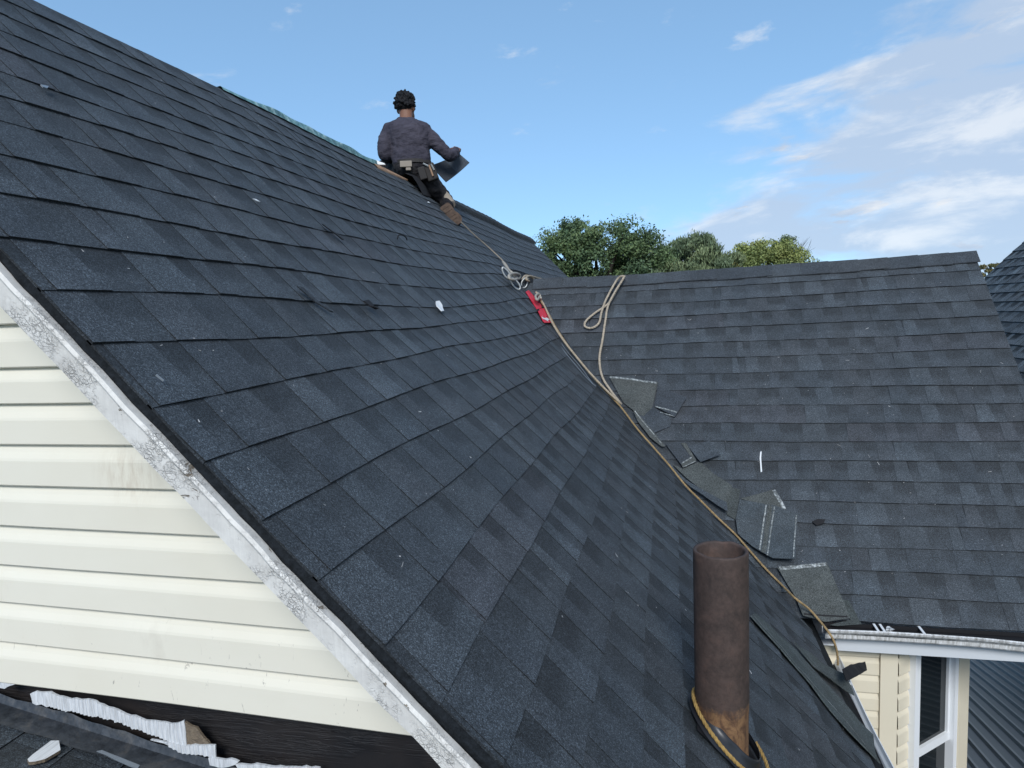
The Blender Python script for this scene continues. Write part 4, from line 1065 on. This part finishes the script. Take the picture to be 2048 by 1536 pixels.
tag(mb.build('paper_scrap', M_PLASTIC), 'torn white paper scrap on the ridge left of the worker', 'paper scrap')
# black felt bent over the ridge between the legs
mb = MB(); rows = []
for i in range(9):
    y = 5.80+.50*i/8; b = .02+.018*sin(i*.8)
    rows.append([mapA(KR+1.55-.05*i, y+.02, .012), mapA(KR+.9, y, .030+b), mapA(KR+.3, y, .045+b), mapA(KR, y, .035+b)+V((-.03, 0, .01)), mapA(KR, y, 0)+V((-.16, 0, -.08))])
mb.grid(rows, flip=True); tag(mb.build('felt_sheet', M_BLACK, smooth=True), 'black felt sheet bent over the ridge under the worker', 'felt sheet')

# ------------------------------------------------------------------ the worker
person = empty('person', at(832, 368, 6.2)); tag(person, 'worker seen from behind straddling the main ridge in dark long sleeved shirt holding a shingle', 'person')
def remesh(mb, name, mate, par, vox=.012, smooth_it=4, disp=0, seed=0):
    me = mb.mesh(name, mate); bm = bmesh.new(); bm.from_mesh(me); bmesh.ops.remove_doubles(bm, verts=bm.verts, dist=1e-5)
    bmesh.ops.holes_fill(bm, edges=bm.edges[:]); bmesh.ops.recalc_face_normals(bm, faces=bm.faces); bm.to_mesh(me); bm.free()
    tmp = bpy.data.objects.new('tmp', me); col.objects.link(tmp)
    m = tmp.modifiers.new('r', 'REMESH'); m.mode = 'VOXEL'; m.voxel_size = vox
    s = tmp.modifiers.new('s', 'SMOOTH'); s.iterations = smooth_it; s.factor = .5
    dg = bpy.context.evaluated_depsgraph_get(); me2 = bpy.data.meshes.new_from_object(tmp.evaluated_get(dg))
    bpy.data.objects.remove(tmp); bpy.data.meshes.remove(me)
    if disp:
        me2.update(); co = [v.co.copy() for v in me2.vertices]; no = [v.normal.copy() for v in me2.vertices]
        for v, c_, n_ in zip(me2.vertices, co, no):
            q = c_*1.0; a = mnoise.noise(V((q.x*14+seed, q.y*14, q.z*26)))+.6*mnoise.noise(V((q.x*30, q.y*30+seed, q.z*52)))
            v.co = c_+n_*disp*a
    me2.name = name; me2.materials.clear(); me2.materials.append(mate)
    me2.polygons.foreach_set('use_smooth', [True]*len(me2.polygons))
    o = bpy.data.objects.new(name, me2); col.objects.link(o); adopt(o, par); return o
HR, HF = R0.copy(), V((-sin(YAW), cos(YAW), 0))
def loft(mb, rings):
    rows = []
    for (px, py, d, hw, dp) in rings:
        c = at(px, py, d); w = hw*d/FPX
        rows.append([c+HR*w*math.copysign(abs(cos(t))**.85, cos(t))+HF*dp*math.copysign(abs(sin(t))**.85, sin(t)) for t in [2*pi*j/24 for j in range(24)]])
    mb.grid(rows, closed=True); mb.poly(list(reversed(rows[0]))); mb.poly(rows[-1])
def limb(mb, L, seg=14):
    P = catmull([at(x, y, d) for x, y, d, r in L], 4); R = []
    for i in range(len(L)-1):
        for j in range(4): R.append(L[i][3]+(L[i+1][3]-L[i][3])*j/4)
    R.append(L[-1][3]); mb.tube(P, R, seg)
    mb.ell(P[0], (R[0],)*3); mb.ell(P[-1], (R[-1],)*3)
RA = [(846, 259, 6.20, .068), (868, 282, 6.22, .064), (896, 309, 6.27, .056), (908, 307, 6.40, .048), (913, 301, 6.52, .038)]
LA = [(780, 260, 6.20, .068), (769, 288, 6.16, .064), (770, 311, 6.18, .058), (786, 316, 6.36, .050), (802, 318, 6.52, .040)]
RL = [(846, 350, 6.22, .098), (866, 374, 6.30, .090), (884, 394, 6.42, .080), (893, 404, 6.48, .070), (894, 410, 6.34, .062), (895, 413, 6.20, .052)]
LL = [(812, 344, 6.24, .095), (790, 338, 6.44, .088), (772, 334, 6.62, .080), (762, 346, 6.66, .07), (752, 372, 6.62, .056)]
# body: one continuous figure
b = MB()
loft(b, [(822, 334, 6.2, 32, .10), (820, 300, 6.2, 31, .09), (818, 270, 6.2, 36, .09), (813, 252, 6.21, 34, .07), (812, 243, 6.22, 14, .052), (812, 234, 6.235, 12.5, .052), (812, 222, 6.25, 13, .055)])
hc = at(812, 214, 6.27); HM = Matrix((HR, HF, V((0, 0, 1)))).transposed() @ Matrix.Rotation(-.35, 3, 'Z')
b.ell(hc, (.074, .094, .112), HM); b.ell(hc+HM @ V((0, .055, -.065)), (.050, .052, .050), HM)
b.ell(hc+HM @ V((0, .104, -.015)), (.013, .018, .024), HM)
for s in (-1, 1):
    b.ell(hc+HM @ V((s*.078, -.006, -.02)), (.012, .022, .034), HM)
    b.ell(hc+HM @ V((s*.030, .088, .012)), (.014, .010, .010), HM)
b.ell(hc+HM @ V((0, .094, -.058)), (.024, .012, .008), HM)
for L in (RA, LA): limb(b, [(x, y, d, r*.68) for x, y, d, r in L])
for L in (RL, LL): limb(b, [(x, y, d, r*.78) for x, y, d, r in L])
def hand(wr, dirn, across, curl, s=1.0):
    dirn = dirn.normalized(); across = (across-dirn*across.dot(dirn)).normalized(); nn = across.cross(dirn)*curl
    M_ = Matrix((across, dirn, nn)).transposed()
    b.ell(wr+dirn*.045*s, (.040*s, .052*s, .016*s), M_)
    for i, (o_, l) in enumerate(((-.03, .068), (-.010, .078), (.010, .073), (.029, .058))):
        p0 = wr+dirn*.080*s+across*o_*s; p1 = p0+dirn*l*.45*s+nn*.012*s; p2 = p1+dirn*l*.2*s+nn*l*.36*s; p3_ = p2-dirn*l*.12*s+nn*l*.24*s
        b.tube([wr+dirn*.05*s+across*o_*.9*s, p0, p1, p2, p3_], [.0095*s, .0095*s, .009*s, .008*s, .0065*s], 8)
    t0 = wr+dirn*.025*s-across*.034*s; b.tube([t0, t0+(dirn*.6-across*.6+nn*.5)*.036*s, t0+(dirn*1.0-across*.55+nn*1.2)*.048*s], [.013*s, .011*s, .008*s], 8)
hand(at(911, 301, 6.52), UPV*.45+RGT*.12+FWD*.65, RGT*.9-UPV*.35, -1)
hand(at(803, 318, 6.53), RGT*.5+FWD*.6-UPV*.2, UPV, 1)
body = remesh(b, 'body', M_SKIN, person, .0072, 2)
# shirt
s = MB()
loft(s, [(824, 332, 6.2, 36, .125), (823, 322, 6.2, 38.5, .128), (822, 300, 6.2, 37.5, .118), (820, 280, 6.19, 40, .122), (816, 262, 6.19, 44, .122), (814, 252, 6.2, 43, .112), (813, 245, 6.205, 33, .090), (812, 239.5, 6.21, 19, .066), (812, 236.5, 6.215, 16, .062)])
for L in (RA, LA): limb(s, L[:-1]+[(L[-1][0]*.75+L[-2][0]*.25, L[-1][1]*.75+L[-2][1]*.25, L[-1][2]-.03, L[-1][3])])
remesh(s, 'shirt', M_SHIRT, person, .0105, 5, .0085, 3)
# trousers
s = MB()
loft(s, [(822, 326, 6.2, 37, .12), (826, 338, 6.21, 39, .135), (832, 350, 6.23, 37, .13), (836, 360, 6.25, 28, .10)])
for L in (RL, LL): limb(s, L)
remesh(s, 'trousers', M_TROUS, person, .0115, 4, .006, 8)
# hair: dense short curls
s = MB(); s.ell(hc+HM @ V((0, -.014, .022)), (.083, .096, .100), HM); r = random.Random(4)
for i in range(430):
    v = V((r.gauss(0, 1), r.gauss(0, 1)-.35, r.gauss(0, 1)+.45)).normalized()
    if v.z < -.45 or (v.y > .45 and v.z < .35): continue
    q = hc+HM @ (V((0, -.014, .022))+V((v.x*.084, v.y*.097, v.z*.102))); R_ = r.uniform(.006, .0115); q = q+(HM @ v)*r.uniform(-.006, .016); s.ell(q, (R_, R_, R_*1.2), None, 7, 5)
remesh(s, 'hair', M_HAIR, person, .0052, 0)
# boots
def boot(heel, toe, sole_n, wd, nm):
    ax_ = (toe-heel); Lg = ax_.length; ax_.normalize(); sn = (sole_n-ax_*sole_n.dot(ax_)).normalized(); sd = ax_.cross(sn)
    mb = MB(); sl_ = MB(); up, so = [], []
    for t, w, h in ((0, .52, .06), (.06, .74, .085), (.25, .80, .09), (.45, .74, .08), (.65, .95, .07), (.82, .98, .058), (.94, .74, .045), (1.0, .42, .03)):
        c_ = heel+ax_*Lg*t
        up.append([c_+sd*wd*w*cos(a)*.95-sn*h*max(0, sin(a)) for a in [pi*j/10 for j in range(11)]])
        so.append([c_+sd*wd*w*1.05*x+sn*y for x, y in ((-1, -.004), (-1, .018), (1, .018), (1, -.004))])
    mb.grid(up); o = mb.build(nm, M_LEATH, smooth=True); adopt(o, person)
    sl_.grid(so, closed=True); sl_.poly(so[0]); sl_.poly(list(reversed(so[-1])))
    for t in (.12, .3, .55, .7, .85):                # tread lugs
        c_ = heel+ax_*Lg*t+sn*.018; sl_.box((-wd*.6, -.008, 0), (wd*.6, .008, .004), M=Matrix.Translation(c_) @ Matrix((sd, ax_, sn)).transposed().to_4x4())
    sl_.build('boot_sole', M_SOLE, o); o.children[0].matrix_parent_inverse = Matrix.Identity(4) if False else o.children[0].matrix_parent_inverse
    return o
boot(at(888, 411, 6.16), at(917, 450, 6.14), -FWD*.9+RGT*.15-UPV*.1, .062, 'boot')
boot(at(752, 374, 6.60), at(748, 412, 6.62), -FWD, .055, 'boot')
mb = MB()
P = catmull([at(882, 385, 6.36), at(893, 398, 6.37), at(903, 410, 6.30)], 4); mb.tube(P, [.035, .046, .050, .052, .050, .049, .047, .044, .04][:len(P)], 10)
adopt(mb.build('trouser_patch', M_PALE, smooth=True), person)
# tool belt with pouches and tools
tbm = MB(); rows = []
for py, dd in ((323.5, .004), (330.5, .004)):
    c_ = at(823+.3*(py-323), py, 6.2); w = 39.2*6.2/FPX
    rows.append([c_+HR*w*cos(t)+HF*.136*sin(t) for t in [2*pi*j/28 for j in range(28)]])
tbm.grid(rows, closed=True, flip=True); belt = adopt(tbm.build('tool_belt', M_LEATH), person)
def pouch(px, py, d, w, h, t, mate, nm, rot=0):
    mb = MB(); c_ = at(px, py, d); M_ = Matrix.Translation(c_) @ Matrix((HR, HF, V((0, 0, 1)))).transposed().to_4x4() @ Matrix.Rotation(rot, 4, 'Y')
    mb.box((-w, -t, -h), (w, t, h), M=M_)
    o = mb.build(nm, mate, weld=True); bv = o.modifiers.new('b', 'BEVEL'); bv.width = min(w, h, t)*.35; bv.segments = 2
    o.parent = belt; return o
pouch(812, 328, 6.055, .052, .026, .012, M_PALE, 'back_pad')
pouch(817, 338, 6.06, .022, .012, .010, M_PALE, 'pad_tail')
pouch(862, 345, 6.14, .050, .075, .035, M_LEATH, 'pouch', -.3)
pouch(845, 347, 6.09, .032, .055, .022, M_LEATH, 'pouch', -.25)
for nm, a_, b_, r_, mt in (('hammer_head', (846, 327), (858, 333), .009, M_STEEL), ('hammer_handle', (858, 330), (866, 352), .008, M_WOOD), ('knife', (862, 328), (868, 340), .008, M_STEEL)):
    mb = MB(); mb.tube([at(*a_, 6.08), at(*b_, 6.10)], r_, 8); mb.build(nm, mt, belt)
# the shingle in the hand
c4 = [at(861, 331, 6.44), at(917, 306, 6.60), at(939, 325, 6.56), at(892, 364, 6.36)]
mb = MB(); n1, n2 = 8, 6; nrm_ = (c4[1]-c4[0]).cross(c4[3]-c4[0]).normalized()
def gp(i, j, o_=0):
    u, v = i/n1, j/n2; return c4[0].lerp(c4[1], u).lerp(c4[3].lerp(c4[2], u), v)+nrm_*(.012*sin(pi*u)+o_)
for sgn, off in ((1, 0), (-1, .005)):
    for i in range(n1):
        for j in range(n2):
            q = [gp(i, j, off), gp(i+1, j, off), gp(i+1, j+1, off), gp(i, j+1, off)]
            t = .60 if i < 4 else 1.15
            mb.poly(q if sgn > 0 else q[::-1], (t*.9, t*.93, t))
edge = [(i, 0) for i in range(n1)]+[(n1, j) for j in range(n2)]+[(i, n2) for i in range(n1, 0, -1)]+[(0, j) for j in range(n2, 0, -1)]
mb.grid([[gp(i, j, 0) for i, j in edge], [gp(i, j, .005) for i, j in edge]], (.5, .5, .5), closed=True)
tag(mb.build('held_shingle', M_SH), 'dark cap shingle held out in the right hand of the worker', 'shingle')
